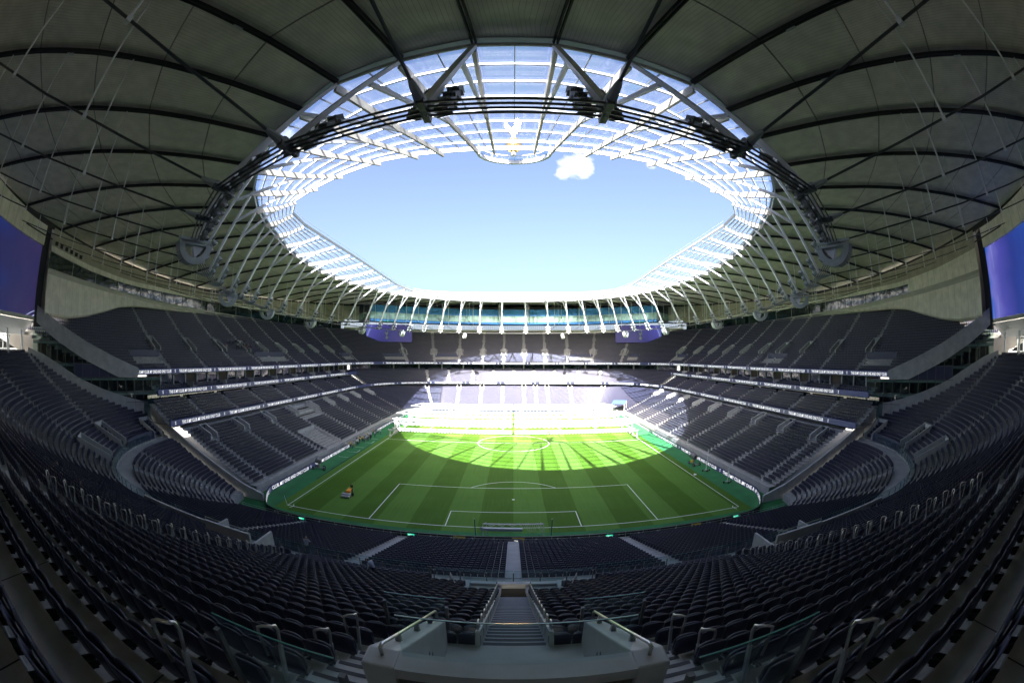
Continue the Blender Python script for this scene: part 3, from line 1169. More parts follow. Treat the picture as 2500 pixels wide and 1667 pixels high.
# landing, pit floor and far concrete wall of the next entrance
MB().span((-VX, VY0 + .1, ZLAND - .3), (VX, VY1, ZLAND)).build('landing', MT['white_conc'], SS)
mb = MB()
mb.span((-2.9, -28.5, 7.4), (2.9, -28.2, 9.35))
mb.span((-2.9, -31.4, 7.4), (-2.6, -28.5, 9.6))
mb.span((2.6, -31.4, 7.4), (2.9, -28.5, 9.6))
mb.span((-2.6, -31.4, 8.0), (2.6, -28.5, 8.1))
ent = mb.build('entrance_wall', MT['white_conc'], SS)
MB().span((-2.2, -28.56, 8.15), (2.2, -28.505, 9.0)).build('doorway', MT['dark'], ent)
# glass balustrades with posts beside the entrance and along the front of the upper block


def balustrade(pts, h, label, post=True, gap=1.6, group='glass balustrades of the near stand', top=True):
    """glass screen on posts along a polyline of (x, y, z)"""
    pts = np.array(pts, float)
    c = pts.mean(0)
    t = thing('glass_balustrade', label, 'balustrade', (c[0], c[1], pts[:, 2].min()), group)
    d = np.r_[0, np.cumsum(np.linalg.norm(np.diff(pts, axis=0), axis=1))]
    n = max(1, int(round(d[-1] / gap)))
    u = np.linspace(0, d[-1], n + 1)
    Q = np.c_[[np.interp(u, d, pts[:, i]) for i in range(3)]].T
    for i in range(n):
        a, b = Q[i].copy(), Q[i + 1].copy()
        e = (b - a) / np.linalg.norm(b - a) * .025
        a += e; b -= e
        side = np.cross(e / .025, (0, 0, 1)) * .009
        up = np.array((0, 0, h))
        lo = np.array((0, 0, .1))
        mb = MB()
        mb.add([a - side + lo, b - side + lo, b - side + up, a - side + up, a + side + lo, b + side + lo, b + side + up, a + side + up],
               [(0, 1, 2, 3), (7, 6, 5, 4)])
        g = mb.build('glass_pane', MT['glass'], t)
        m2 = MB()
        m2.bar(a + up, b + up, .02, .012)
        m2.build('glass_edge', MT['glass_edge'], g)
    if post:
        for i in range(n + 1):
            MB().bar(Q[i], Q[i] + np.array((0, 0, h * .82)), .07, .07, up=(0, 1, 0)).build('post', MT['post'], t)
    return t


for sg, w in ((-1, 'left'), (1, 'right')):
    xs = np.linspace(5.6, 36.5, 22)
    pts = [(sg * x, CY0 - 24.3, 7.75) for x in xs]
    ph = np.radians(np.linspace(4, 78, 14))
    pts += [(sg * (CX + 24.3 * math.sin(a)), CY0 - 24.3 * math.cos(a), 7.75) for a in ph]
    balustrade(pts, 1.25, 'long greenish glass screen along the front of the near seats, %s of the central stairs' % w, gap=1.75)
    balustrade([(sg * 1.45, -42.45, 16.75), (sg * 2.85, -42.45, 16.75)], 1.35, 'glass pane on two grey posts at the foot of the %s side aisle' % w, gap=2)
    balustrade([(sg * 1.52, -47.27, 19.42), (sg * 3.02, -47.27, 19.42)], 1.28, 'big leaning glass pane on thick posts closest to the camera on the %s' % w, gap=2)
    balustrade([(sg * .85, -31.6, 10.6), (sg * 2.6, -31.6, 10.6)], 1.15, 'small glass pane at the foot of the central stairs on the %s' % w, gap=2)
balustrade([(-1.38, -46.02, 19.05), (1.38, -46.02, 19.05)], 1.32, 'frameless glass sheet standing along the concrete wall below the camera', post=False, gap=3)
balustrade([(-5.2, CY0 - 25.2, 8.2), (5.2, CY0 - 25.2, 8.2)], 1.05, 'glass screen with low posts in front of the far concrete entrance wall', gap=1.75)
for sg, w in ((-1, 'left'), (1, 'right')):
    mb = MB()
    for k in range(6):
        P0 = np.array((sg * (3.3 + .14 * k), -30.2 + .55 * k, 9.3 - .22 * k))
        mb.tube([P0, P0 + (0, .0, 1.0), P0 + (sg * -.02, .12, 1.14), P0 + (0, .26, 1.0), P0 + (0, .26, .45)], .028, 6)
    t = thing('handrail_row', 'row of six looped steel handrails %s of the far entrance wall' % w, 'handrail', (sg * 3.4, -29, 8.6))
    mb.build('rail_loops', MT['steel'], t, smooth=True)

# concrete parapet round the opening below the camera
par = thing('concrete_parapet', 'pale concrete parapet with a dark recessed front, directly below the camera', 'parapet', (0, VY0, 17))
ZT = 19.66
mb = MB()
mb.span((-VX - .42, VY0 - .32, 17.0), (VX + .42, VY0 - .06, 19.02))
mb.span((-VX, VY0 - .34, ZT - .20), (VX, VY0 + .02, ZT - .015))
mb.build('rear_wall', MT['white_conc'], par)
MB().span((-VX + .02, VY0 - .30, ZT - .2), (VX - .02, VY0 - .05, 19.0)).build('wall_core', MT['white_conc'], par)
MB().span((-VX + .03, VY0 - .335, 19.03), (VX - .03, VY0 - .31, ZT - .215)).build('recessed_panel', mat('recess_panel', (0.10, 0.095, 0.085), .8, noise=.15, nscale=2), par)
for sg in (-1, 1):
    o, i = sg * (VX + .42), sg * VX
    z1 = 17.85
    q = [(i, VY0 - .34, 17.0), (i, VY1, 16.2), (i, VY1, z1), (i, VY0 + .02, ZT), (i, VY0 - .34, ZT)]
    q2 = [(sg * (VX + .42), a[1], a[2]) for a in q]
    q2[2] = (sg * (VX + .34), VY1, z1)
    F = [(0, 1, 2, 3, 4), (9, 8, 7, 6, 5), (2, 7, 8, 3), (3, 8, 9, 4), (4, 9, 5, 0), (1, 6, 7, 2)]
    if sg > 0:
        F = [f[::-1] for f in F]
    w = MB().add(q + q2, F).build('side_wall', MT['white_conc'], par)
    bev = w.modifiers.new('bevel', 'BEVEL'); bev.width = .03; bev.segments = 2
    # steel grab rail on top of the wall
    xm = sg * (VX + .20)
    A = np.array((xm, VY0 - .12, ZT)); B = np.array((xm, VY1 + .1, z1))
    d = (B - A) / np.linalg.norm(B - A)
    up = np.array((0, 0, .19))
    MB().tube([A + (0, 0, 0), A + up * .75, A + up + d * .12, A + up + d * 1.2, B + up - d * .12, B + up * .8 - d * .02, B], .026, 10).build('grab_rail', MT['steel'], par, smooth=True)
    for f in (.22, .52, .82):
        c = A + (B - A) * f
        mb = MB()
        mb.add([c + (-.05, -.05, 0), c + (.05, -.05, 0), c + (.05, .05, -.03), c + (-.05, .05, -.03), c + (-.03, -.03, .17), c + (.03, -.03, .17), c + (.03, .03, .17), c + (-.03, .03, .17)],
               [(0, 1, 5, 4), (1, 2, 6, 5), (2, 3, 7, 6), (3, 0, 4, 7)])
        mb.bar(c + (-0, -.08, .012), c + (0, .08, -.09 + .02), .14, .012)
        mb.build('rail_bracket', MT['steel'], par)
    # black diamond print on the inner face
    mb = MB()
    xf = sg * (VX - .004)
    yy, zz = -44.6, 18.28
    for (dy, dz, h) in ((0, 0, .15), (.2, -.2, .15)):
        for s2 in (1, -1):
            mb.add([(xf, yy + dy, zz + dz + s2 * .02), (xf, yy + dy + .07, zz + dz + s2 * .02), (xf, yy + dy, zz + dz + s2 * h), (xf, yy + dy - .07, zz + dz + s2 * .02)], [(0, 1, 2), (0, 2, 3)])
    mb.build('diamond_print', MT['black'], par)

# stepped side aisles either side of the opening
for sg in (-1, 1):
    mb, mbn = MB(), MB()
    for k in range(19, 31):
        o, z = SROW_U[k]
        z2 = SROW_U[k + 1][1]
        yb = CY0 - o
        if yb > VY1 + .2:
            continue
        for j in range(2):
            y0 = yb - .85 * (j + 1) / 2
            zz = z + (z2 - z) * j / 2
            mb.span((sg * 1.86 if sg > 0 else -2.86, y0 - .02, zz - .25), (2.86 if sg > 0 else -1.86, y0 + .425, zz + .012))
            mbn.span((sg * 1.9 if sg > 0 else -2.82, y0 + .33, zz + .013), (2.82 if sg > 0 else -1.9, y0 + .415, zz + .02))
    a = mb.build('side_steps', MT['white_conc'], SS)
    mbn.build('step_nosing', MT['nosing'], a)

# looped steel handrails


def loop_rail(x, y, z, sg, label, group, hgt=.95):
    """bent steel tube: sloping flat post, looped head, short drop"""
    t = thing('looped_handrail', label, 'handrail', (x, y, z), group)
    mb = MB()
    mb.bar((x, y, z), (x - sg * .0, y + .18, z + hgt * .62), .05, .06, up=(0, 1, 0))
    mb.build('post', MT['galv'], t)
    MB().tube([(x, y + .16, z + hgt * .55), (x, y + .25, z + hgt * .86), (x, y + .225, z + hgt * .97), (x, y + .16, z + hgt), (x - sg * .12, y + .1, z + hgt), (x - sg * .19, y + .07, z + hgt * .97), (x - sg * .2, y + .06, z + hgt * .88), (x - sg * .2, y + .06, z + hgt * .42)], .024, 8).build('loop', MT['steel'], t, smooth=True)
    return t


for sg, w in ((-1, 'left'), (1, 'right')):
    for j, y in enumerate((-48.1, -46.55, -45.25, -44.1)):
        k = int((CY0 - y - 24.5) / .85)
        loop_rail(sg * 2.93, y, SROW_U[k][1], -sg, '%s looped steel handrail beside the %s side aisle steps' % (('cut-off', 'biggest whole', 'middle', 'farthest')[j], w), 'looped rails beside the side aisles')
    for k in range(7, 22):
        o, z = SROW_U[k]
        y = CY0 - o - .5
        if y < VY1:
            continue
        t = thing('stair_handrail', 'steel hoop in the row on the %s edge of the central stairs' % w, 'handrail', (sg * .78, y, z), 'steel hoops along the %s edge of the central stairs' % w)
        MB().tube([(sg * .78, y, z), (sg * .78, y, z + .88), (sg * .78, y + .05, z + .97), (sg * .78, y + .15, z + 1.0), (sg * .78, y + .25, z + .95), (sg * .78, y + .28, z + .86), (sg * .78, y + .28, z + .35)], .026, 7).build('hoop', MT['steel'], t, smooth=True)
    for k in range(4, 23):
        o, z = SROW_U[k]
        y = CY0 - o - .3
        for dx in (-.5, .5) if k % 1 == 0 else (0,):
            loop_rail(sg * (15.4 + dx), y, z, -1 if dx > 0 else 1, 'looped steel handrail along the second aisle on the %s' % w, 'looped rails along the second aisle on the %s' % w, 1.0)
    for a in CORNER_A:
        for k in range(0, 26, 1):
            o, z = SROW_U[k]
            P, T, N, L = south(o + .4, [sg * (CX + (o + .4) * a) / south(o + .4, [1])[3]])
            p = P[0]
            t = thing('corner_handrail', 'small steel hoop on a corner aisle of the near stand, %s side' % w, 'handrail', (p[0], p[1], z), 'steel hoops on the %s corner aisles' % w)
            n, q = N[0], T[0]
            f = lambda d, h: (p[0] - n[0] * d, p[1] - n[1] * d, z + h)
            MB().tube([f(0, 0), f(.2, .95), f(.05, 1.05), f(-.15, .95), f(-.1, .35)], .03, 5).build('hoop', MT['steel'], t)

# light steps on the south aisles
mb = MB()
for a, rows, dp in [(x, SROW_U[:30], .85) for x in (15.4, 31.5)] + [(x, SROW_L, .8) for x in (0.0, 13.0, 26.5)]:
    for sg in (-1, 1):
        if a == 0 and sg < 0:
            continue
        for k in range(len(rows) - 1):
            o, z = rows[k]
            Lh = south(o + dp * .75, [1])[3]
            P, T, N, L = south(o + dp * .75, [sg * a / Lh])
            ax = ((*T[0], 0), (*N[0], 0), (0, 0, 1))
            dz = rows[k + 1][1] - z
            if rows is SROW_L:
                z += float(low_lift(o, a))
            mb.box((*P[0], z + dz * .25), (1.15, dp * .5, dz * .5), 0, ax)
for ca in CORNER_A:
    for sg in (-1, 1):
        for rows, dp in ((SROW_U[:34], .85), (SROW_L, .8)):
            for k in range(len(rows) - 1):
                o, z = rows[k]
                r = o + dp * .75
                if ca > math.radians(arc_max(r)) - .02:
                    continue
                Lh = south(r, [1])[3]
                P, T, N, L = south(r, [sg * (CX + r * ca) / Lh])
                ax = ((*T[0], 0), (*N[0], 0), (0, 0, 1))
                dz = rows[k + 1][1] - z
                if rows is SROW_L:
                    z += float(low_lift(o, CX + r * ca))
                mb.box((*P[0], z + dz * .25), (1.15, dp * .5, dz * .5), 0, ax)
mb.build('aisle_steps', MT['walkway'], SS, kind='stuff')
# pale strip down the middle of the lower block
mb = MB()
for k in range(40):
    r0, r1 = 5.4 + 16.2 * k / 40, 5.4 + 16.2 * (k + 1) / 40
    z = south_z((r0 + r1) / 2) + .22
    mb.span((-.62, CY0 - r1, z - .3), (.62, CY0 - r0, z))
mb.build('middle_steps', MT['walkway'], SS)
# front rail and wall of the south stand
mbw, mbr = MB(), MB()
u = np.linspace(-1, 1, 161)
P = south(5.2, u)[0]
P2 = south(5.05, u)[0]
mbw.grid(np.array([np.c_[P2, np.full(161, 0.0)], np.c_[P2, np.full(161, 1.15)], np.c_[P, np.full(161, 1.15)], np.c_[P, np.full(161, .9)]]))
mbw.build('front_wall', MT['walkway'], SS)
for h in (1.55, 1.85):
    mbr.tube([(*p, h) for p in P2[::3]], .025, 5)
for p in P2[::4]:
    mbr.bar((*p, 1.1), (*p, 1.85), .05, .03)
mbr.build('front_rail', MT['galv'], SS)
# white walled entrances at the front of the upper block
for sg, w in ((-1, 'left'), (1, 'right')):
    for xc, lbl in ((20.6, 'inner'),):
        t = thing('entrance_box', 'white concrete entrance enclosure with steel rails at the front of the near seats, %s side' % w, 'entrance wall', (sg * xc, -28, 8))
        mb = MB()
        mb.span((sg * xc - 2.4, -29.1, 7.8), (sg * xc + 2.4, -28.9, 10.6))
        mb.span((sg * (xc - 2.4) - .1, -29.0, 7.7), (sg * (xc - 2.4) + .1, -26.2, 9.7))
        mb.span((sg * (xc + 2.4) - .1, -29.0, 7.7), (sg * (xc + 2.4) + .1, -26.2, 9.7))
        mb.build('wall', MT['white_conc'], t)
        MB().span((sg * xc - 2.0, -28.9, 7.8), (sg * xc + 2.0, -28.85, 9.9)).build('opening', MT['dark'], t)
        MB().tube([(sg * xc - 2.3, -29, 10.6), (sg * xc - 2.3, -29, 10.85), (sg * xc + 2.3, -29, 10.85), (sg * xc + 2.3, -29, 10.6)], .03, 6).build('rail', MT['steel'], t)
    t = thing('entrance_parapet', 'long low pale parapet running along the front of the near seats on the %s' % w, 'parapet', (sg * 28, -26, 8))
    mb = MB()
    mb.span((sg * 29 - 6, CY0 - 25.7, 7.8), (sg * 29 + 6, CY0 - 25.5, 9.35))
    mb.build('wall', MT['white_conc'], t)
    for k in range(6):
        MB().span((sg * 29 - 5.9 + 2.0 * k, CY0 - 25.74, 8.6), (sg * 29 - 4.1 + 2.0 * k, CY0 - 25.702, 9.15)).build('panel', MT['galv'], t)
    # corner entrances: pairs of pale cheek walls stepping up the rows
    for a, k0, k1 in ((math.radians(38), 1, 6), (math.radians(58), 1, 6), (math.radians(84), 0, 4)):
        t = thing('corner_entrance', 'pale walled entrance let into the %s corner seats of the near stand' % w, 'entrance wall', (sg * (CX + 25 * math.sin(a)), CY0 - 25 * math.cos(a), 8), 'corner entrances on the %s' % w)
        (o0, z0), (o1, z1) = SROW_U[k0], SROW_U[k1]
        for dd in (-1.2, 1.2):
            def pp(o, z, w_=0.0):
                ph = a + (dd + w_) / 27.0
                return (sg * (CX + o * math.sin(ph)), CY0 - o * math.cos(ph), z)
            q = [pp(o0 - .3, z0 - .1, -.1), pp(o1 + .8, z0, -.1), pp(o1 + .8, z1 + 1.5, -.1), pp(o0 - .3, z0 + 1.2, -.1)]
            q2 = [pp(o0 - .3, z0 - .1, .1), pp(o1 + .8, z0, .1), pp(o1 + .8, z1 + 1.5, .1), pp(o0 - .3, z0 + 1.2, .1)]
            MB().add(q + q2, [(0, 1, 2, 3), (7, 6, 5, 4), (0, 4, 5, 1), (3, 2, 6, 7), (0, 3, 7, 4), (1, 5, 6, 2)]).build('cheek_wall', MT['white_conc'], t)
        dd = 0
        q = [pp(o1 + .7, z0 + 2.2, -1.2), pp(o1 + .7, z0 + 2.2, 1.2), pp(o1 + .7, z1 + 1.5, 1.2), pp(o1 + .7, z1 + 1.5, -1.2)]
        MB().add(q, [(0, 1, 2, 3)]).build('lintel', MT['white_conc'], t)
        q = [pp(o1 + .7, z0, -1.2), pp(o1 + .7, z0, 1.2), pp(o1 + .7, z0 + 2.2, 1.2), pp(o1 + .7, z0 + 2.2, -1.2)]
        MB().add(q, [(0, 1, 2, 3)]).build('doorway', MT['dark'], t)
    # navy panel along the back of the corner cross aisle
    for a0, a1 in ((60, 82),):
        ph = np.radians(np.linspace(a0, a1, 10))
        G = np.array([[(sg * (CX + 24.6 * math.sin(a)), CY0 - 24.6 * math.cos(a), zz) for a in ph] for zz in (7.9, 9.3)])
        MB().grid(G).build('navy_panel', MT['navy'], SS)

# sloping end wall between the near stand and the west / east lower seats
for sg, w in ((-1, 'left'), (1, 'right')):
    t = thing('dividing_wall', 'long sloping concrete wall splitting the near stand from the %s touchline seats' % w, 'wall', (sg * 50, -.6, 0))
    pr = [(38.2, .2, 1.4), (42.5, .2, 2.5), (60.6, .2, 9.4), (62, .2, 9.6), (63.2, .2, 11.4), (68.4, .2, 13.2)]
    q = []
    for yy in (-.95, -.55):
        q += [(sg * x, yy, z0) for x, z0, z1 in pr] + [(sg * x, yy, z1) for x, z0, z1 in pr[::-1]]
    n = len(pr) * 2
    F = [tuple(range(n))[::-1], tuple(range(n, 2 * n))] + [(i, (i + 1) % n, n + (i + 1) % n, n + i) for i in range(n)]
    MB().add(q, F).build('wall', MT['concrete'], t)
    MB().tube([(sg * 42.5, -.75, 2.9), (sg * 60.6, -.75, 9.8)], .04, 6).build('handrail', MT['galv'], t)
    # end parapet of the near stand, along the raked line
    t = thing('end_parapet', 'curving concrete parapet climbing along the %s end of the near stand' % w, 'parapet', (sg * 73, -12, 10))
    L = [(-67.3, .3, 12.9), (-70.1, -6.0, 14.45), (-72.2, -10.8, 15.9), (-74.6, -15.6, 17.75), (-76.9, -20.9, 20.4), (-78.2, -24.0, 21.8), (-79.6, -27.5, 22.8)]
    G0 = np.array([[(x, y, z - 6), (x, y, z), (x + .35, y - .1, z), (x + .35, y - .1, z - 6)] for x, y, z in L])
    if sg > 0:
        G0 = mirror(G0)
    MB().grid(np.swapaxes(G0, 0, 1), flip=(sg > 0)).build('wall', MT['concrete'], t)
    R = [(x + .9, y - .35, z - .35) for x, y, z in L]
    if sg > 0:
        R = [(-x, y, z) for x, y, z in R]
    mb = MB(); mb.tube(R, .03, 5)
    for p in R:
        mb.bar((p[0], p[1], p[2] - 1.0), p, .04, .04)
    mb.build('handrail', MT['galv'], t)
# ------------------------------------------------------------------ seats
def seat_box():
    def bx(x, y0, y1, z0, z1, top=0.0):
        V = [(-x, y0, z0), (x, y0, z0), (x, y1, z0), (-x, y1, z0), (-x + top, y0, z1), (x - top, y0, z1), (x - top, y1, z1), (-x + top, y1, z1)]
        F = [(0, 1, 5, 4), (1, 2, 6, 5), (2, 3, 7, 6), (3, 0, 4, 7), (4, 5, 6, 7)]
        return V, F
    v1, f1 = bx(.235, .02, .08, .38, .86, .04)
    v2, f2 = bx(.215, -.12, -.01, .36, .74, .03)
    return v1 + v2, f1 + [tuple(i + 8 for i in f) for f in f2]


def shell(nx, hw, z0, z1, y0, thick, bow, lean, crown, power=3.2, rim=True):
    """curved upright shell with a rounded top edge; y towards the back"""
    xs = np.linspace(-1, 1, nx)
    V, F = [], []
    lev = [0, .35, .7, .92, 1.0] if rim else [0, .6, 1.0]
    m = len(lev)
    for side in (0, 1):
        for x in xs:
            top = z1 - crown * abs(x) ** power
            for t in lev:
                z = z0 + (top - z0) * t
                th = thick * (1 - .45 * max(0, (t - .7) / .3))
                y = y0 - bow * x * x + lean * (z - z0) + (th / 2 if side else -th / 2)
                V.append((x * hw * (1 - .06 * (1 - t)), y, z))
    B = nx * m
    for i in range(nx - 1):
        for j in range(m - 1):
            a = i * m + j
            F.append((a, a + m, a + m + 1, a + 1))
            F.append((B + a + 1, B + a + m + 1, B + a + m, B + a))
        F.append((i * m + m - 1, (i + 1) * m + m - 1, B + (i + 1) * m + m - 1, B + i * m + m - 1))
        F.append((i * m, B + i * m, B + (i + 1) * m, (i + 1) * m))
    for j in range(m - 1):
        F.append((j, j + 1, B + j + 1, B + j))
        k = (nx - 1) * m
        F.append((k + j + 1, k + j, B + k + j, B + k + j + 1))
    return V, F


def seat_mid():
    v1, f1 = shell(6, .25, .36, .87, .06, .05, .03, .10, .085, rim=False)
    v2, f2 = shell(6, .235, .36, .78, -.055, .075, -.015, .05, .085, rim=False)
    return v1 + v2, f1 + [tuple(i + len(v1) for i in f) for f in f2]


allpos = np.vstack([s[0] for s in SEATS]); alltan = np.vstack([s[1] for s in SEATS]); allnor = np.vstack([s[2] for s in SEATS])
tags = np.concatenate([np.full(len(s[0]), s[3]) for s in SEATS])
dist = np.linalg.norm(allpos + (0, 0, .6) - EYE, axis=1)
px_ = project(allpos + (0, 0, .8))
inview = (px_[:, 0] > -60) & (px_[:, 0] < 2560) & (px_[:, 1] > -60) & (px_[:, 1] < 1740)
front = (allpos - EYE) @ np.array(FW) > -dist * .25
inview &= front
use = inview | (dist < 60)
is_s = np.char.startswith(tags.astype(str), 'south')
order = np.argsort(np.where(inview & is_s, dist, 1e9))
near = np.zeros(len(dist), bool)
near[order[:300]] = True
mid = use & ~near & (dist < 27) & is_s
far = use & ~near & ~mid
SEAT_TOTAL = (int(near.sum()), int(mid.sum()), int(far.sum()))
V1, F1 = scatter(seat_mid(), allpos[mid], alltan[mid], allnor[mid])
V2, F2 = scatter(seat_box(), allpos[far], alltan[far], allnor[far])
sm = big_mesh('stadium_seats', np.vstack([V1, V2]), np.vstack([F1, F2 + len(V1)]), MT['seat'])
sm.polygons.foreach_set('use_smooth', np.r_[np.ones(len(F1), bool), np.zeros(len(F2), bool)])
so = link('stadium_seats', sm)
so['kind'] = 'stuff'
so['label'] = 'thousands of folded navy seats filling all the stands'
so['category'] = 'seats'
# the 300 nearest, each a thing with its parts
vb, fb = shell(11, .252, .36, .88, .06, .045, .035, .10, .085)
vp, fp = shell(11, .238, .37, .80, -.06, .07, -.015, .05, .085)
mbk = MB().add(vb, fb).mesh('backrest', MT['seat'], True)
mpn = MB().add(vp, fp).mesh('seat_pan', MT['seat_dark'], True)
mbr = MB()
for x in (-.2, .2):
    mbr.bar((x, .10, .40), (x, .26, .44), .03, .09)
    mbr.box((x, .02, .40), (.025, .16, .05))
mbr = mbr.mesh('bracket', MT['rafter'])
mpl = MB().box((0, .115, .835), (.035, .006, .028)).mesh('number_plate', MT['white_paint'])
mbr2 = MB().bar((-.235, .01, .40), (-.235, -.09, .48), .02, .05).bar((.235, .01, .40), (.235, -.09, .48), .02, .05).mesh('hinge', MT['galv'])
for i in np.nonzero(near)[0]:
    p, t, n = allpos[i], alltan[i], allnor[i]
    side = 'left' if p[0] < 0 else 'right'
    rel = 'level with' if p[1] < -45.6 else 'just below'
    s = thing('stadium_seat', 'dark navy folded seat %s the camera, %s of the central stairs' % (rel, side), 'seat', tuple(p), 'dark folded seats nearest the camera, %s side, %s' % (side, rel), math.atan2(t[1], t[0]))
    s.rotation_euler = Matrix(((t[0], n[0], 0), (t[1], n[1], 0), (0, 0, 1))).to_euler()
    for me, nm in ((mbk, 'backrest'), (mpn, 'seat_pan'), (mbr, 'bracket'), (mpl, 'number_plate'), (mbr2, 'hinge')):
        local(s, me, nm)
# ------------------------------------------------------------------ screens and trees (helpers)
def screen_mat(kind):
    m = bpy.data.materials.new('screen_' + kind)
    m.use_nodes = True
    n, l = m.node_tree.nodes, m.node_tree.links
    b = n['Principled BSDF']
    b.inputs['Base Color'].default_value = (.004, .004, .006, 1)
    b.inputs['Roughness'].default_value = .3
    tc = n.new('ShaderNodeTexCoord')
    sp = n.new('ShaderNodeSeparateXYZ')
    l.new(tc.outputs['UV'], sp.inputs[0])

    def M(op, a, bb=None):
        x = n.new('ShaderNodeMath'); x.operation = op
        for i, v in enumerate((a, bb)):
            if v is None: continue
            if isinstance(v, (int, float)): x.inputs[i].default_value = v
            else: l.new(v, x.inputs[i])
        return x.outputs[0]

    def ramp(sock, stops):
        r = n.new('ShaderNodeValToRGB')
        e = r.color_ramp.elements
        while len(e) < len(stops): e.new(.5)
        for i, (p, c) in enumerate(stops):
            e[i].position = p; e[i].color = (*c, 1)
        l.new(sock, r.inputs[0])
        return r.outputs[0]
    no = n.new('ShaderNodeTexNoise'); no.inputs['Scale'].default_value = 2.2
    l.new(tc.outputs['UV'], no.inputs['Vector'])
    if kind == 'left':
        f = M('ADD', M('MULTIPLY', sp.outputs['X'], .55), M('MULTIPLY', no.outputs['Fac'], .6))
        col = ramp(f, [(.2, (.035, .025, .085)), (.5, (.02, .022, .09)), (.75, (.012, .03, .16)), (1, (.02, .06, .3))])
        vo = n.new('ShaderNodeTexVoronoi'); vo.inputs['Scale'].default_value = 22
        l.new(tc.outputs['UV'], vo.inputs['Vector'])
        star = M('LESS_THAN', vo.outputs['Distance'], .035)
        # pale arcs in the lower corner
        d = M('SQRT', M('ADD', M('POWER', M('SUBTRACT', sp.outputs['X'], -.25), 2), M('POWER', M('SUBTRACT', sp.outputs['Y'], -.35), 2)))
        a1 = M('LESS_THAN', M('ABSOLUTE', M('SUBTRACT', d, .50)), .004)
        a2 = M('LESS_THAN', M('ABSOLUTE', M('SUBTRACT', d, .45)), .005)
        add = M('MAXIMUM', M('MULTIPLY', star, .7), M('MAXIMUM', a1, a2))
    elif kind == 'right':
        f = M('ADD', sp.outputs['X'], M('MULTIPLY', M('SUBTRACT', no.outputs['Fac'], .5), .25))
        col = ramp(f, [(0, (.03, .10, .45)), (.06, (.16, .16, .55)), (.16, (.07, .07, .38)), (.32, (.022, .04, .25)), (.6, (.02, .07, .35)), (1, (.02, .05, .25))])
        w = n.new('ShaderNodeTexNoise'); w.inputs['Scale'].default_value = 60
        mp = n.new('ShaderNodeMapping'); mp.inputs['Scale'].default_value = (1, .01, 1)
        l.new(tc.outputs['UV'], mp.inputs[0]); l.new(mp.outputs[0], w.inputs['Vector'])
        add = M('MULTIPLY', M('GREATER_THAN', w.outputs['Fac'], .6), M('MULTIPLY', M('LESS_THAN', sp.outputs['X'], .1), .35))
    else:
        f = M('ADD', sp.outputs['X'], M('MULTIPLY', M('SUBTRACT', sp.outputs['Y'], .5), -.25))
        col = ramp(f, [(0, (.10, .11, .40)), (.12, (.07, .07, .32)), (.5, (.025, .025, .15)), (1, (.05, .045, .17))])
        add = M('MULTIPLY', M('LESS_THAN', M('ABSOLUTE', M('SUBTRACT', M('ADD', sp.outputs['X'], M('MULTIPLY', M('POWER', sp.outputs['Y'], 2), -.12)), .02)), .012), .4)
    mx = n.new('ShaderNodeMixRGB')
    l.new(add, mx.inputs['Fac']); l.new(col, mx.inputs['Color1'])
    mx.inputs['Color2'].default_value = (.5, .6, .95, 1)
    l.new(mx.outputs[0], b.inputs['Emission Color'])
    b.inputs['Emission Strength'].default_value = .105
    return m


MT['leaf'] = mat('autumn_leaves', (0.22, 0.16, 0.02), .8, noise=.5, nscale=1.2, ncol=(.07, .09, .015))
MT['bark'] = mat('bark', (0.08, 0.06, 0.045), .9)


def tree(base, h, label, group):
    t = thing('tree', label, 'tree', base, group)
    b = np.array(base, float)
    mb = MB()
    mb.tube([b, b + (0.2, .1, h * .35), b + (-.1, .2, h * .8)], [.4, .28, .06], 6)
    for a in range(5):
        an = a * 1.3
        mb.tube([b + (0.1, .1, h * (.3 + .07 * a)), b + (2.3 * math.cos(an), 2.3 * math.sin(an), h * (.5 + .07 * a))], [.14, .03], 5)
    mb.build('trunk', MT['bark'], t)
    n = 1500
    c = RNG.normal(size=(n, 3)) * np.array((2.1, 2.1, h * .16)) + b + (0, 0, h * .68)
    cl = RNG.normal(size=(14, 3)) * np.array((1.9, 1.9, h * .15)) + b + (0, 0, h * .68)
    c = np.where((RNG.random(n) < .75)[:, None], cl[RNG.integers(0, 14, n)] + RNG.normal(size=(n, 3)) * .75, c)
    a1 = RNG.normal(size=(n, 3)); a1 /= np.linalg.norm(a1, axis=1)[:, None]
    a2 = np.cross(a1, RNG.normal(size=(n, 3))); a2 /= np.linalg.norm(a2, axis=1)[:, None]
    s = .22 + .2 * RNG.random((n, 1))
    V = np.stack([c - a1 * s, c + a2 * s * .6, c + a1 * s, c - a2 * s * .6], 1).reshape(-1, 3)
    link('crown', big_mesh('crown', V, np.arange(4 * n).reshape(n, 4), MT['leaf']), t)
    return t


# ------------------------------------------------------------------ rear walls, windows, screens
EAVE_L = [(-18, -72, 44), (-36, -66, 43.9), (-50, -58, 43.6), (-62, -48, 43.3), (-70, -38, 43.1), (-76, -30.5, 43), (-79.9, -22.7, 42.9), (-84.7, -11, 42.4), (-87.6, 0, 41.8),
          (-89.4, 12, 41), (-90.4, 24, 40.4), (-91, 40, 40), (-91, 60, 40.8), (-90.5, 86, 42.4), (-87.5, 108, 43.8), (-80, 124, 44.8), (-68, 138, 45.6), (-50, 147.5, 46.2), (-28, 153, 46.6), (0, 155, 46.8)]
ev = np.array(EAVE_L)
ed = np.r_[0, np.cumsum(np.hypot(*np.diff(ev[:, :2], axis=0).T))]


def eave(u):
    u = np.atleast_1d(u)
    return np.c_[[np.interp(u, ed, ev[:, i]) for i in range(3)]].T


def eave_u(x, y):
    q = eave(np.arange(0, ed[-1], .5))
    return float(np.argmin((q[:, 0] - x) ** 2 + (q[:, 1] - y) ** 2) * .5)


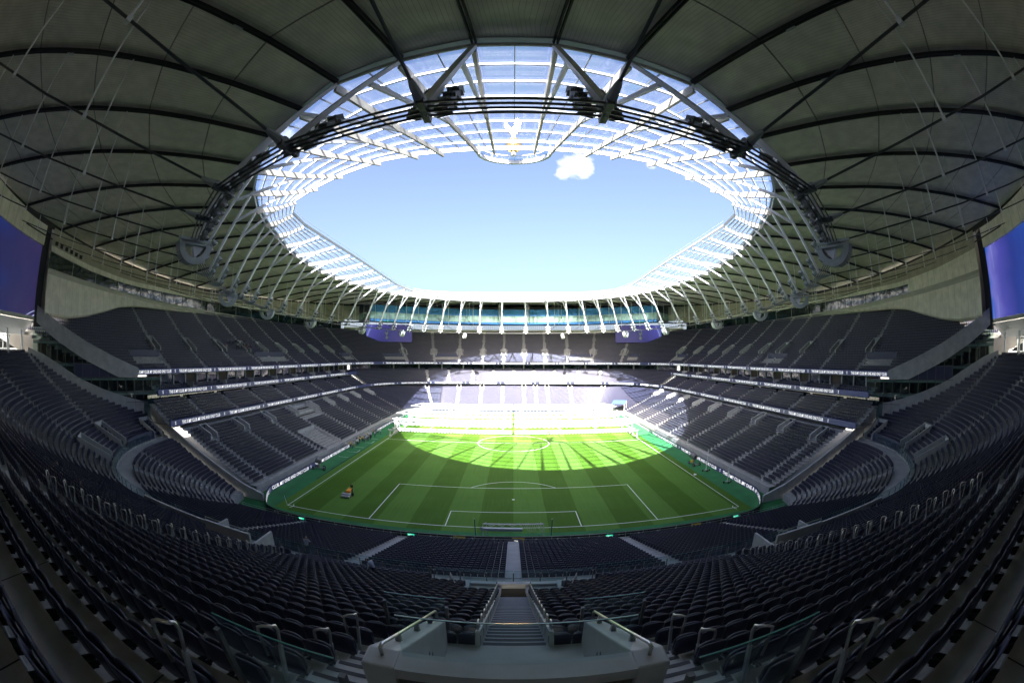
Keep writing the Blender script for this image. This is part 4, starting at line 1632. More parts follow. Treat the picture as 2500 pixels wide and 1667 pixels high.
UW0 = eave_u(-79.2, -24.6)
UWN = eave_u(-80, 124)
UNN = ed[-1]


def wall_low(u):
    """lower edge of the cream wall of the west stand: a long wave near the near end"""
    x, y, z = eave(u)[0]
    return float(np.interp(y, [-26, -22, -16, -10, -4, 2, 8, 14, 30, 50, 80, 124], [28.9, 28.6, 28.6, 29.4, 30.8, 32.4, 33.1, 33.3, 33.7, 33.8, 33.4, 33.2]))


MT['cream_panels'] = uv_lines_mat('cream_panels', (0.82, 0.78, 0.68), (0.45, 0.42, 0.36), 1, 1, .7, .03, .03)
MT['block_wall'] = uv_lines_mat('block_wall', (0.46, 0.42, 0.35), (0.25, 0.23, 0.19), 3, 6, .8, .06, .08)


def uvgrid(name, G, m, parent, ku=1.0, kv=1.0, flip=False, **tags):
    G = np.asarray(G, float)
    mb = MB().grid(G, flip=flip)
    me = mb.mesh(name, m)
    a, b = G.shape[:2]
    uv = me.uv_layers.new(name='UVMap')
    du = np.r_[0, np.cumsum(np.linalg.norm(np.diff(G[0], axis=0), axis=1))] * ku
    dv = np.r_[0, np.cumsum(np.linalg.norm(np.diff(G[:, b // 2], axis=0), axis=1))] * kv
    vi = np.zeros(len(me.loops), int); me.loops.foreach_get('vertex_index', vi)
    uv.data.foreach_set('uv', np.c_[du[vi % b], dv[vi // b]].ravel())
    return link(name, me, parent, **tags)


def win_band(u, side):
    x, y, z = eave(u)[0]
    top = float(np.interp(y, [-26, -10, 5, 30, 80, 124], [39.2, 38.2, 37.5, 37.6, 37.2, 37.0]))
    bot = float(np.interp(y, [-26, -10, 5, 25, 80, 124], [36.2, 36.0, 35.6, 34.9, 34.2, 34.0]))
    return bot, top


for st, sx, w in ((WS, -1, 'left'), (ES, 1, 'right')):
    wall = thing('rear_wall', 'tall cream clad wall behind the top seats on the %s, with a long ribbon of windows' % w, 'wall', (sx * 88, 10, 33))
    uu = np.arange(UW0, UWN, 1.5)
    fl = (lambda G: G) if sx < 0 else (lambda G: mirror(G))
    low = np.array([[*eave(u)[0][:2], wall_low(u)] for u in uu])
    bt = np.array([win_band(u, sx) for u in uu])
    E_ = eave(uu)
    inn = lambda k, z: np.c_[E_[:, 0] + k * (1 if True else -1), E_[:, 1], z]
    wstart = 0 if sx < 0 else int(np.argmin(np.abs(E_[:, 1] - 1.0)))
    # lower cream band leans out over the seats, then a ledge, the windows set back, and the upper wall
    uvgrid('cream_band', fl(np.array([inn(1.6, low[:, 2] - .4), inn(2.2, low[:, 2]), inn(1.5, bt[:, 0] - 1.0), inn(.6, bt[:, 0] - .7)])), MT['cream_panels'], wall, .42, .22, flip=(sx > 0))
    uvgrid('soffit', fl(np.array([inn(-2, low[:, 2] - .2), inn(2.2, low[:, 2])])), MT['cream2'], wall, flip=(sx > 0))
    uvgrid('window_ledge', fl(np.array([inn(1.5, bt[:, 0] - 1.0), inn(1.7, bt[:, 0] - .45), inn(1.5, bt[:, 0]), inn(.9, bt[:, 0])])), MT['cream2'], wall, flip=(sx > 0))
    uvgrid('window_head', fl(np.array([inn(.9, bt[:, 1]), inn(1.5, bt[:, 1]), inn(1.4, bt[:, 1] + 1.0)])), MT['cream_panels'], wall, .42, .22, flip=(sx > 0))
    uvgrid('upper_wall', fl(np.array([inn(1.4, bt[:, 1] + 1.0), inn(.9, E_[:, 2] + .3)])), MT['block_wall'], wall, .5, .5, flip=(sx > 0))
    if wstart:
        uvgrid('blank_panel', fl(np.array([inn(1.45, bt[:, 0])[:wstart + 1], inn(1.45, bt[:, 1])[:wstart + 1]])), MT['cream_panels'], wall, .42, .22, flip=(sx > 0))
    for i in range(wstart, len(uu) - 2, 2):
        q = fl(np.array([inn(.95, bt[:, 0])[i], inn(.95, bt[:, 0])[i + 2], inn(.95, bt[:, 1])[i + 2], inn(.95, bt[:, 1])[i]]))
        p = MB().add(q, [(0, 1, 2, 3)]).build('window', MT['window'], wall)
        if i % 6 == 0:
            m_ = (q[0] + q[3]) / 2 + np.array((sx * -.1, 0, 0))
            MB().box(m_, (.08, .12, bt[i, 1] - bt[i, 0])).build('mullion', MT['cream2'], p)
    for i in range(3, 12) if sx < 0 else ():
        y = -23.5 + (i - 3) * 1.55
        u = eave_u(-85, y)
        c = eave(eave_u(-84, y) if False else u)[0]
    if sx < 0:                                         # small square openings high in the left wall
        for j in range(6):
            q = eave(UW0 + 1.6 + 1.9 * j)[0]
            bb = win_band(UW0 + 1.6 + 1.9 * j, sx)[1]
            MB().box((q[0] + 1.45, q[1], bb + 1.6), (.3, .8, .7)).build('square_opening', MT['dark'], wall)
    # dark end jamb beside the big screen
    q = eave(UW0)[0]
    MB().box((sx * 79.9, -25.6, 34.9), (2.6, 1.6, 17.4)).build('end_jamb', MT['rafter'], wall)
    # raked end wall (band) of the upper deck
    band = thing('raked_band', 'broad concrete band climbing to the %s screen, closing the end of the upper deck' % w, 'wall', (sx * 73, -14, 22))
    top = [(-68.4, -2.9, 19.3), (-68.5, -3.2, 19.7), (-70.9, -8.4, 21.7), (-73.7, -14.4, 24.2), (-76.8, -21.1, 27.4), (-78.9, -25.6, 29.8)]
    bot = [(-68.6, -3.4, 17.9), (-70.4, -7.4, 18.0), (-71.0, -8.6, 18.5), (-73.9, -14.8, 21.1), (-76.8, -21.0, 24.2), (-79.0, -25.8, 27.1)]
    nrm = np.array((.907, -.42, 0)) * .35
    G = np.array([np.array(bot) - nrm * 2, np.array(bot) + nrm, np.array(top) + nrm, np.array(top) - nrm * 2])
    MB().grid(fl(G), flip=(sx > 0)).build('band', MT['concrete'], band)
    # glazed flank below the band: frame, panes and concourse rooms behind
    fl_t = thing('glazed_flank', 'glazed concourse front with dark and brown rooms under the %s raked band' % w, 'facade', (sx * 72, -12, 12))
    A, B = np.array((-66.3, 1.5)), np.array((-79.2, -26.3))
    N_ = 15
    levels = [10.2, 13.4, 15.2, 17.9, 20.3, 24.0, 27.0]
    dirn = (B - A) / np.linalg.norm(B - A)
    off = np.array((-dirn[1], dirn[0])) * -1.0
    off = off if off[0] < 0 else -off
    topz = lambda f: np.interp(f, [0, .2, .28, 1], [17.9, 18.0, 18.6, 27.2])
    for i in range(N_):
        f0, f1 = i / N_, (i + 1) / N_
        a, b = A + (B - A) * f0, A + (B - A) * f1
        for j in range(len(levels) - 1):
            z0, z1 = levels[j], min(levels[j + 1], topz((f0 + f1) / 2))
            if z1 - z0 < .3:
                continue
            solid = (j % 2 == 0)
            m = MT['lounge_glass'] if j == 0 else (MT['navy'] if (j == 3 and 2 < i < 10) else MT['window'] if j % 2 else MT['glass_green'])
            q = fl(np.array([(*a, z0 + .04), (*b, z0 + .04), (*b, z1 - .04), (*a, z1 - .04)]))
            MB().add(q, [(0, 1, 2, 3)]).build('pane', m if m is not MT['window'] else MT['glass_green'], fl_t)
        p = fl(np.array((*a, 0)))
        MB().box((p[0], p[1], (10 + topz(f0)) / 2), (.09, .09, topz(f0) - 10)).build('mullion', MT['post'], fl_t)
    for z in levels:
        f1 = 1.0
        fz = [f for f in np.linspace(0, 1, 60) if topz(f) >= z]
        if not fz:
            continue
        a, b = A + (B - A) * min(fz), A + (B - A)
        p, q = fl(np.array([(*a, z), (*b, z)]))
        MB().bar(p, q, .14, .12).build('transom', MT['post'], fl_t)
        p2, q2 = p + np.array((*(off * 4.5 * np.array((-sx if sx > 0 else 1, 1))), 0)), q + np.array((*(off * 4.5 * np.array((-sx if sx > 0 else 1, 1))), 0))
        MB().bar((p + p2) / 2 - (0, 0, .3), (q + q2) / 2 - (0, 0, .3), 4.2, .35).build('floor_slab', MT['concrete'], fl_t)
    mb = MB()
    for f in np.linspace(.06, .94, 9):
        c = A + (B - A) * f + off * 3.9
        for z0, z1 in ((15.4, 17.6), (10.6, 13.2), (20.6, 23.7)):
            if z1 > topz(f) + 1.5:
                continue
            p = fl(np.array((*c, (z0 + z1) / 2)))
            mb.box(p, (.8, 2.4, z1 - z0))
    mb.build('back_of_room', MT['brown'], fl_t)
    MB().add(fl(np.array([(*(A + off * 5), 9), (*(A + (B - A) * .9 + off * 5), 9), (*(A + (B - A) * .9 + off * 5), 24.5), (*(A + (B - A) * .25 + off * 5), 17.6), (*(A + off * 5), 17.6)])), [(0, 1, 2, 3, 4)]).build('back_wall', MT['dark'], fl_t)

    # big corner screen with its cream surround and soffit
    scr = thing('video_screen', 'huge dark blue corner screen on the %s, %s' % (w, 'with drifting stars and pale arcs' if sx < 0 else 'with bright vertical streaks'), 'screen', (sx * 74, -35, 28))
    u0, u1 = np.array((-79.1, -26.2)), np.array((-58.0, -49.5))
    ff = np.linspace(0, 1, 14)
    bow = np.sin(ff * math.pi) * 1.2
    dn = (u1 - u0) / np.linalg.norm(u1 - u0)
    on = np.array((-dn[1], dn[0])); on = on if on[0] < 0 else -on
    Q = u0 + (u1 - u0) * ff[:, None] + on * bow[:, None]
    MT['screen_' + w] = screen_mat(w)
    uvgrid('screen_face', fl(np.array([np.c_[Q, np.full(14, 27.9)], np.c_[Q, np.full(14, 39.8)]])), MT['screen_' + w], scr, 1 / np.linalg.norm(u1 - u0), 1 / 11.9, flip=(sx < 0))
    Qb = Q - on * .12
    uvgrid('frame', fl(np.array([np.c_[Q + on * .8, np.full(14, 27.2)], np.c_[Qb, np.full(14, 27.3)], np.c_[Qb, np.full(14, 27.88)], np.c_[Q, np.full(14, 27.89)]])), MT['cream2'], scr, flip=(sx < 0))
    uvgrid('surround', fl(np.array([np.c_[Q, np.full(14, 39.82)], np.c_[Qb - on * .3, np.full(14, 39.9)], np.c_[Qb - on * .3, np.full(14, 43.6)]])), MT['cream_panels'], scr, .3, .2, flip=(sx < 0))
    if sx < 0:
        bird = [(.0, .60), (.035, .66), (.06, .60), (.05, .48), (.02, .40), (.0, .45)]
    # white club bird, cut by the edge of the frame
    Ve, Fe = emblem_shape(5.6)
    c = fl(np.array((*(u0 + (u1 - u0) * (.60 if sx < 0 else .62)), 0)))
    d3 = fl(np.array((*dn, 0))); n3 = fl(np.array((*on, 0)))
    V = [c - n3 * .0 + d3 * (v[0] * 1.1) + np.array((0, 0, 31.2 + v[1])) + n3 * (1.2 - .25) for v in Ve]
    MB().add(V, Fe).build('screen_emblem', MT['text'], scr)
    # white sloping soffit and leaning columns below the screen, glazed to the outside
    sf = thing('glazed_corner', 'bright glazed corner with leaning columns under the %s screen' % w, 'facade', (sx * 78, -38, 22))
    Qo = Q + on * 9.0
    uvgrid('soffit', fl(np.array([np.c_[Q, np.full(14, 27.2)], np.c_[Q + on * 3.5, np.full(14, 24.8)], np.c_[Qo, np.full(14, 27.4)]])), MT['white_steel'], sf, flip=(sx > 0))
    for f in (.08, .28, .5, .72):
        a = u0 + (u1 - u0) * f + on * 2.2
        b = a + on * -.6
        p, q = fl(np.array([(*b, 20.5), (*a, 25.6)]))
        MB().tube([p, q], .26, 8).build('column', MT['white_steel'], sf)
    for f in np.linspace(0.02, 1, 13):
        a = u0 + (u1 - u0) * f + on * 7.5
        p, q = fl(np.array([(*a, 14), (*a, 27.2)]))
        MB().bar(p, q, .1, .18).build('mullion', MT['white_steel'], sf)
    for z in (21.0, 22.4, 24.6):
        a, b = fl(np.array([(*(u0 + on * 7.5), z), (*(u1 + on * 7.5), z)]))
        MB().bar(a, b, .12, .12).build('transom', MT['post'], sf)
    a, b = fl(np.array([(*(u0 + on * 7.4), 14), (*(u1 + on * 7.4), 14)]))
    MB().add([a, b, b + (0, 0, 13), a + (0, 0, 13)], [(0, 1, 2, 3)]).build('pane', MT['glass'], sf)
    a, b = fl(np.array([(*(u0 + on * 1), 20.4), (*(u0 + on * 7.5), 20.4)]))
    c2, d2 = fl(np.array([(*(u1 + on * 1), 20.4), (*(u1 + on * 7.5), 20.4)]))
    MB().add([a, b, d2, c2], [(0, 1, 2, 3)]).build('floor', MT['nosing'], sf)
    # trees outside
    for j in range(5):
        f = .1 + .2 * j
        c = u0 + (u1 - u0) * f + on * (26 + 6 * RNG.random())
        c3 = fl(np.array((*c, 0)))
        tree((c3[0], c3[1], -.3), 23 + 3 * RNG.random(), 'yellowing autumn tree outside the %s glazed corner' % w, 'trees outside the %s glazed corner' % w)

# north end: lounge, screens, glazing fins, band
nb = thing('north_rear_wall', 'cream band and bright finned glazing behind the top seats of the far stand', 'wall', (0, 152, 33))
uu = np.r_[np.arange(UWN, UNN, 1.5), UNN]
E_ = eave(uu)
E2 = np.vstack([E_, mirror(E_[::-1])[1:]])
cen = np.array((0, 60.0))
r_ = E2[:, :2] - cen; r_ /= np.linalg.norm(r_, axis=1)[:, None]
inn2 = lambda k, z: np.c_[E2[:, :2] - r_ * k, np.full(len(E2), z) if np.isscalar(z) else z]
uvgrid('cream_band', np.array([inn2(1.8, 32.0), inn2(1.8, 35.0), inn2(.8, 35.0)]), MT['cream_panels'], nb, .4, .3)
MT['lit_glazing'] = glass_mat('frosted_glazing', (0.82, 0.9, 0.95), .05, .45, (.85, .9, .95))
uvgrid('glazing', np.array([inn2(.8, 35.0), inn2(.8, 38.4)]), MT['lit_glazing'], nb)
uvgrid('upper_wall', np.array([inn2(.7, 38.4), inn2(.3, E2[:, 2] + .2)]), MT['cream2'], nb)
dd = np.r_[0, np.cumsum(np.hypot(*np.diff(E2[:, :2], axis=0).T))]
for u in np.arange(1, dd[-1], 1.1):
    x, y = np.interp(u, dd, (E2[:, :2] - r_ * .95)[:, 0]), np.interp(u, dd, (E2[:, :2] - r_ * .95)[:, 1])
    MB().span((x - .05, y - .12, 35.0), (x + .05, y + .12, 38.4)).build('fin', MT['white_steel'], nb)

lo = thing('sky_lounge', 'blue glass lounge with a teal window band across the top of the far stand', 'lounge', (0, 140, 37))
LC = Curve([(-63, 117.5), (-61.8, 119.5), (-56, 123.8), (-48, 129.4), (-39, 135.2), (-30.6, 139.8), (-20, 143), (-10, 144.6), (0, 145)], smooth=1)
ss = np.linspace(0, LC.L, 65)


def lg(o, z):
    return np.c_[LC.at(ss, o)[0], np.full(65, z)]


MB().grid(np.array([lg(7, 37.1), lg(1.2, 36.8), lg(0, 37.7), lg(0, 38.3)]), flip=False).build('base_band', MT['blue_dark'], lo)
MB().grid(np.array([lg(0, 37.2), lg(-.15, 37.5), lg(-.15, 38.25), lg(0, 38.3)])).build('sill', MT['blue_glass'], lo)
for k in range(64):
    P = LC.at([ss[k], ss[k + 1]], 0)[0]
    P2 = LC.at([ss[k], ss[k + 1]], .0)[0]
    a, b, c, d = P[0], P[1], P2[1], P2[0]
    g = .02
    MB().quad((*a, 38.32), (*b, 38.32), (*b, 41.3), (*a, 41.3)).build('window', MT['lounge_glass'], lo)
    MB().quad((*a, 41.34), (*b, 41.34), (*c, 44.5), (*d, 44.5)).build('cladding_panel', MT['blue_glass'], lo)
    if k:
        MB().bar((*(a - (b - a) * .0), 38.3), (*a, 41.3), .06, .06).build('mullion', MT['pale_steel'], lo)
        MB().bar((*a, 41.3), (*d, 44.5), .05, .05).build('joint', MT['blue_dark'], lo)
MB().grid(np.array([lg(0, 44.5), lg(9, 44.9)])).build('lounge_roof', MT['blue_dark'], lo)
for sx, w in ((-1, 'left'), (1, 'right')):
    P, T, N = LC.at([.2], 0)
    a = P[0] * np.array((-sx, 1)); b = a + N[0] * np.array((-sx, 1)) * 12
    MB().quad((*a, 37.0), (*b, 37.0), (*b, 38.3), (*a, 38.3)).build('end_panel', MT['blue_dark'], lo)
    MB().quad((*a, 38.3), (*b, 38.3), (*b, 41.3), (*a, 41.3)).build('end_panel', MT['lounge_glass'], lo)
    MB().quad((*a, 41.3), (*b, 41.3), (*b, 44.5), (*a, 44.5)).build('end_panel', MT['blue_dark'], lo)
    # walkway bridge beside the lounge
    MB().bar((*(a + N[0] * np.array((-sx, 1)) * 2), 36.6), (*(a + N[0] * np.array((-sx, 1)) * 2 + np.array((sx * 11, -9))), 36.3), 2.4, .5).build('walkway', MT['blue_dark'], lo)
    sc2 = thing('video_screen', 'violet-blue screen with a bird badge over the far stand, %s of the lounge' % w, 'screen', (sx * 58, 131, 28.5))
    q0, q1 = np.array((sx * 69.3, 128.5)), np.array((sx * 48.2, 135.5))
    ff = np.linspace(0, 1, 12)
    d2 = (q1 - q0) / np.linalg.norm(q1 - q0)
    n2 = np.array((d2[1], -d2[0])); n2 = n2 if n2[1] < 0 else -n2
    Q = q0 + (q1 - q0) * ff[:, None] + n2 * (np.sin(ff * math.pi) * .9)[:, None]
    G = np.array([np.c_[Q, np.full(12, 28.3)], np.c_[Q, np.full(12, 36.4)]])
    uvgrid('screen_face', G, screen_mat('far'), sc2, 1 / 22.2, 1 / 8.1, flip=(sx > 0))
    Qb = Q - n2 * .9
    uvgrid('casing', np.array([np.c_[Q, np.full(12, 36.4)], np.c_[Qb, np.full(12, 36.5)], np.c_[Qb, np.full(12, 28.2)], np.c_[Q, np.full(12, 28.3)]]), MT['galv'], sc2)
    Ve, Fe = emblem_shape(4.2)
    c = Q[5] + n2 * .12
    MB().add([(*(c + d2 * v[0] * (1 if sx < 0 else -1)), 29.6 + v[1]) for v in Ve], Fe).build('badge', MT['pale_steel'], sc2)
# ------------------------------------------------------------------ roof
O_L = [(-2.8, -28.7), (-8.3, -27.7), (-14.1, -26.2), (-18.8, -23.4), (-24, -20), (-29.8, -14.8), (-34.6, -9), (-38.4, -2.6), (-41.3, 4), (-43.6, 10.6), (-46, 17.6), (-48.2, 25.8),
       (-49.8, 34.7), (-50.8, 44), (-50.8, 53.3), (-49.9, 62), (-48.4, 71.1), (-46.2, 79.4), (-43.5, 86.2), (-40.3, 92), (-36.5, 97.2), (-31.9, 101.4), (-26.6, 104.9), (-20.6, 107.8), (-13.3, 110.2), (-4.7, 111.8)]
AZ_L = [263, 252.5, 245, 236, 229, 224, 214, 205, 198, 192, 188, 185, 182, 180, 178, 175, 171, 166, 160, 153, 145, 136, 127, 118, 107, 95]
I_POLY = np.array([(-0.0, -6.7), (-5.7, -6.6), (-12.9, -6.2), (-18.7, -5.2), (-26.5, -1.7), (-30.5, .6), (-34.7, 3.0), (-38.3, 7.2), (-39.6, 12.8), (-39.4, 25.5), (-39.1, 36.1), (-38.9, 49.2), (-39.0, 66), (-38.9, 79.2), (-36.3, 90), (-31, 95.8), (-24, 98.6), (-11.5, 99.2), (0, 99.2)])
T_3D = np.array([(0.0, -36.9, 32.7), (-5.9, -36.4, 32.7), (-12.5, -34.8, 32.7), (-17.3, -32.7, 32.7), (-22.1, -29.3, 32.7), (-29.2, -23.6, 32.7), (-34.6, -17.2, 32.7), (-39.4, -10.6, 32.7), (-44.3, -2.8, 32.7), (-48.4, 6.1, 32.7), (-52.3, 15.8, 32.7), (-55.6, 26.7, 32.7), (-57.4, 37.0, 32.59), (-58.1, 47.0, 32.43), (-57.6, 57.3, 32.27), (-56.1, 66.7, 32.13), (-53.9, 75.8, 31.98), (-50.6, 84.6, 31.85), (-46.5, 92.4, 31.73), (-41.1, 99.6, 31.62), (-34.1, 105.6, 31.54), (-26.2, 110.0, 31.48), (-17.8, 112.7, 31.45), (-8.9, 114.4, 31.45), (0, 115, 31.45)])
T_POLY = T_3D[:, :2]
zt_r = lambda y: float(np.interp(y, [30, 110], [32.7, 31.45]))
ZO = 44.0
zi = lambda y: 47.2 - .0215 * (y + 6)
NN = len(O_L)


def densify(P, k=12):
    d = np.r_[0, np.cumsum(np.hypot(*np.diff(P, axis=0).T))]
    u = np.linspace(0, d[-1], len(P) * k)
    return np.c_[np.interp(u, d, P[:, 0]), np.interp(u, d, P[:, 1])]


def ray_hit(o, az, P):
    """nearest point of a dense curve to the ray from o at azimuth az"""
    d = np.array((math.cos(math.radians(az)), math.sin(math.radians(az))))
    r = P - o
    along, side = r @ d, r @ np.array((-d[1], d[0]))
    side = np.where(along > 0, np.abs(side), 1e9)
    return P[np.argmin(side)]


TD, ID = densify(T_POLY), densify(I_POLY)
ED = eave(np.linspace(0, ed[-1], 700))
nodes = []
for (x, y), az in zip(O_L, AZ_L):
    o = np.array((x, y))
    t2 = ray_hit(o, az, TD)
    e2 = ray_hit(o, az, np.vstack([ED[:, :2], [(-9, -73.5), (0, -74)]]))
    if az > 258:
        ez = 44.0
    else:
        ez = float(ED[np.argmin(((ED[:, :2] - e2) ** 2).sum(1)), 2])
    i2 = ID[np.argmin(np.abs((ID - o) @ np.array((-math.sin(math.radians(az)), math.cos(math.radians(az))))) + 1e3 * (((ID - o) @ np.array((math.cos(math.radians(az)), math.sin(math.radians(az))))) > 0) + .25 * np.linalg.norm(ID - o, axis=1))]
    nodes.append(dict(O=np.array((x, y, ZO)), T=np.array((*t2, zt_r(t2[1]))), E=np.array((*e2, ez)), I=np.array((*i2, zi(i2[1])))))
# keep the inner nodes well spread
ii = np.array([n_['I'][:2] for n_ in nodes])
di = np.r_[0, np.cumsum(np.hypot(*np.diff(ID, axis=0).T))]
frac = np.array([di[np.argmin(((ID - q) ** 2).sum(1))] for q in ii])
tot = di[-1]
odis = np.r_[0, np.cumsum(np.hypot(*np.diff(np.array(O_L), axis=0).T))]
want = 3.0 + (tot - 6.5) * odis / odis[-1]
for k, n_ in enumerate(nodes):
    w = .55 * frac[k] + .45 * want[k]
    w = max(w, (nodes[k - 1]['w'] + 1.2) if k else 2.4)
    n_['w'] = w
    q = (np.interp(w, di, ID[:, 0]), np.interp(w, di, ID[:, 1]))
    n_['I'] = np.array((*q, zi(q[1])))
full = nodes + [{k: (mirror(v) if k != 'w' else v) for k, v in n_.items()} for n_ in nodes[::-1]]
NF = len(full)                                                  # goes once round, closing at the south

roof = thing('stadium_roof', 'dark underside of the oval roof with its glazed inner ring, cables and struts', 'roof', (0, 45, 44))
# roof panels: one bay between two rafters, five panels in depth
K = 6
pans = 0
for k in range(NF):
    a, b = full[k], full[(k + 1) % NF]
    for j in range(K):
        f0, f1 = j / K, (j + 1) / K
        sag = lambda f: .9 * math.sin(math.pi * f)
        P = lambda n_, f: n_['O'] + (n_['E'] - n_['O']) * f + np.array((0, 0, sag(f) + .9))
        A0, B0, A1, B1 = P(a, f0), P(b, f0), P(a, f1), P(b, f1)
        e = .004
        A0, B0, A1, B1 = A0 + (A1 - A0) * e, B0 + (B1 - B0) * e, A1 - (A1 - A0) * e, B1 - (B1 - B0) * e
        me = MB().add([A0, B0, B1, A1, A0 + (0, 0, .25), B0 + (0, 0, .25), B1 + (0, 0, .25), A1 + (0, 0, .25)],
                      [(0, 1, 2, 3), (7, 6, 5, 4), (0, 4, 5, 1), (1, 5, 6, 2), (2, 6, 7, 3), (3, 7, 4, 0)]).mesh('roof_panel', MT['roof'])
        uv = me.uv_layers.new(name='UVMap')
        cc = {0: (0, 0), 1: (1, 0), 2: (1, 1), 3: (0, 1)}
        vi = [l_.vertex_index % 4 for l_ in me.loops]
        wd = np.linalg.norm(B0 - A0) / 6.0
        uv.data.foreach_set('uv', np.array([(cc[i][0] * max(.5, round(wd * 2) / 2), cc[i][1]) for i in vi], float).ravel())
        link('roof_panel', me, roof) if pans < 306 else link('roof_panel', me, roof)
        pans += 1
for k in range(NF):
    n_ = full[k]
    O, E, T = n_['O'], n_['E'], n_['T']
    far_ = np.linalg.norm(O - EYE) > 90
    # rafter: twin dark beams
    d = (E - O); L = np.linalg.norm(d)
    path = [O + d * f + np.array((0, 0, .9 * math.sin(math.pi * f) + .55)) for f in np.linspace(0, 1, 7)]
    mb = MB()
    side = np.cross(d / L, (0, 0, 1)); side /= np.linalg.norm(side)
    for s in (-.14, .14):
        for p, q in zip(path[:-1], path[1:]):
            mb.bar(p + side * s, q + side * s, .13, .34)
    for p, q in zip(path[:-1], path[1:]):
        m_ = p + (q - p) * .6
        mb.bar(m_ - side * .2, m_ + side * .2, .3, .2)
    mb.build('rafter', MT['rafter'], roof)
    for p, q in list(zip(path[:-1], path[1:]))[1:5:2] if not far_ else ():
        m_ = p + (q - p) * .35 - np.array((0, 0, .33))
        dd = (q - p) / np.linalg.norm(q - p)
        MB().bar(m_, m_ + dd * .9, .28, .05).build('beam_light', MT['galv'], roof)
    # radial cable and its cast end
    C1 = E + np.array((0, 0, -1.6))
    ca = [T + (C1 - T) * f + np.array((0, 0, -.8 * math.sin(math.pi * f))) for f in np.linspace(0, 1, 6)]
    MB().tube(ca, .075, 6).build('radial_cable', MT['cable'], roof)
    u = (ca[1] - ca[0]); u /= np.linalg.norm(u)
    sd = np.cross(u, (0, 0, 1)); sd /= np.linalg.norm(sd)
    mb = MB()
    mb.tube([T + u * .35, T + u * .7, T + u * 1.4, T + u * 1.7], [.10, .24, .17, .10], 8)
    mb.cyl(T + u * .45, .30, .36, sd, 12)
    mb.bar(T - u * .25, T + u * .5, .12, .5)
    mb.build('cable_socket', MT['pale_steel'] if not far_ else MT['galv'], roof, smooth=False)
    # vertical posts between cable and rafter
    for f in (.30, .50, .70, .86):
        lo_ = ca[0] + (ca[-1] - ca[0]) * f + np.array((0, 0, -.8 * math.sin(math.pi * f)))
        g = np.clip(((lo_ - O)[:2] @ d[:2]) / (d[:2] @ d[:2]), 0, 1)
        hi_ = O + d * g + np.array((0, 0, .9 * math.sin(math.pi * g) + .3))
        if hi_[2] - lo_[2] > 1.0:
            mb = MB().tube([lo_, hi_], .085, 6)
            mb.box(lo_, (.3, .3, .3))
            mb.build('roof_post', MT['white_steel'], roof)
    # flying column from the glazed ring down to the cable ring
    w0, w1 = (.34, .30) if not far_ else (.36, .30)
    mb = MB()
    mb.bar(O + (0, 0, .2), T + (0, 0, .3), .30, .42, up=tuple(side))
    mb.build('flying_column', MT['white_steel'], roof)
    # brace from the column to the glazed roof
    I = n_['I']
    p = O + (T - O) * .36
    q = O + (I - O) * .52 + np.array((0, 0, -.5))
    MB().bar(p, q, .26, .34).build('brace', MT['purlin'], roof)
    # radial truss under the glass
    a, b = O + (0, 0, -.1), I + (0, 0, -.15)
    m_ = (a + b) / 2 + np.array((0, 0, -.35))
    mb = MB()
    mb.bar(a, m_, .30, .75); mb.bar(m_, b, .26, .55)
    mb.build('glass_rib', MT['rib'], roof)
# glazing: panes between ribs, two across and nine deep; bars between them
panes = []
for k in range(NF):
    a, b = full[k], full[(k + 1) % NF]
    nd = 8
    for h in range(2):
        for j in range(nd):
            f0, f1 = j / nd, (j + 1) / nd
            X = lambda s_, f: (a['O'] * (1 - s_) + b['O'] * s_) * (1 - f) + (a['I'] * (1 - s_) + b['I'] * s_) * f + np.array((0, 0, .45))
            s0, s1 = h / 2, (h + 1) / 2
            panes.append([X(s0, f0), X(s1, f0), X(s1, f1), X(s0, f1)])
panes.sort(key=lambda q: np.linalg.norm(np.mean(q, 0) - EYE))
for q in panes[:290]:
    MB().add(q, [(0, 1, 2, 3)]).build('glass_pane', MT['glazing'], roof)
mb = MB()
for q in panes[290:]:
    mb.add(q, [(0, 1, 2, 3)])
mb.build('glass_panes', MT['glazing'], roof, kind='stuff')
mbs, mbm = MB(), MB()
for k in range(NF):
    a, b = full[k], full[(k + 1) % NF]
    for j in range(9):
        f = j / 8
        A, B = a['O'] * (1 - f) + a['I'] * f, b['O'] * (1 - f) + b['I'] * f
        (mbs if j not in (0, 8) else mbs).bar(A + (0, 0, .3), B + (0, 0, .3), .16, .20 if j not in (0, 8) else .32)
    A, B = (a['O'] + b['O']) / 2, (a['I'] + b['I']) / 2
    mbm.bar(A + (0, 0, .38), B + (0, 0, .38), .07, .14)
mbs.build('glazing_bars', MT['purlin'], roof, kind='stuff')
mbm.build('mullion_bars', MT['post'], roof, kind='stuff')
# unseen sheet added over the panels to stop sun through their gaps
G = []
for j in range(7):
    fr = j / 6
    G.append([n_['O'] + (n_['E'] - n_['O']) * fr + np.array((0, 0, .9 * math.sin(math.pi * fr) + 1.22)) for n_ in full + full[:1]])
MB().grid(np.array(G)).build('sun_block_sheet', MT['galv'], roof)
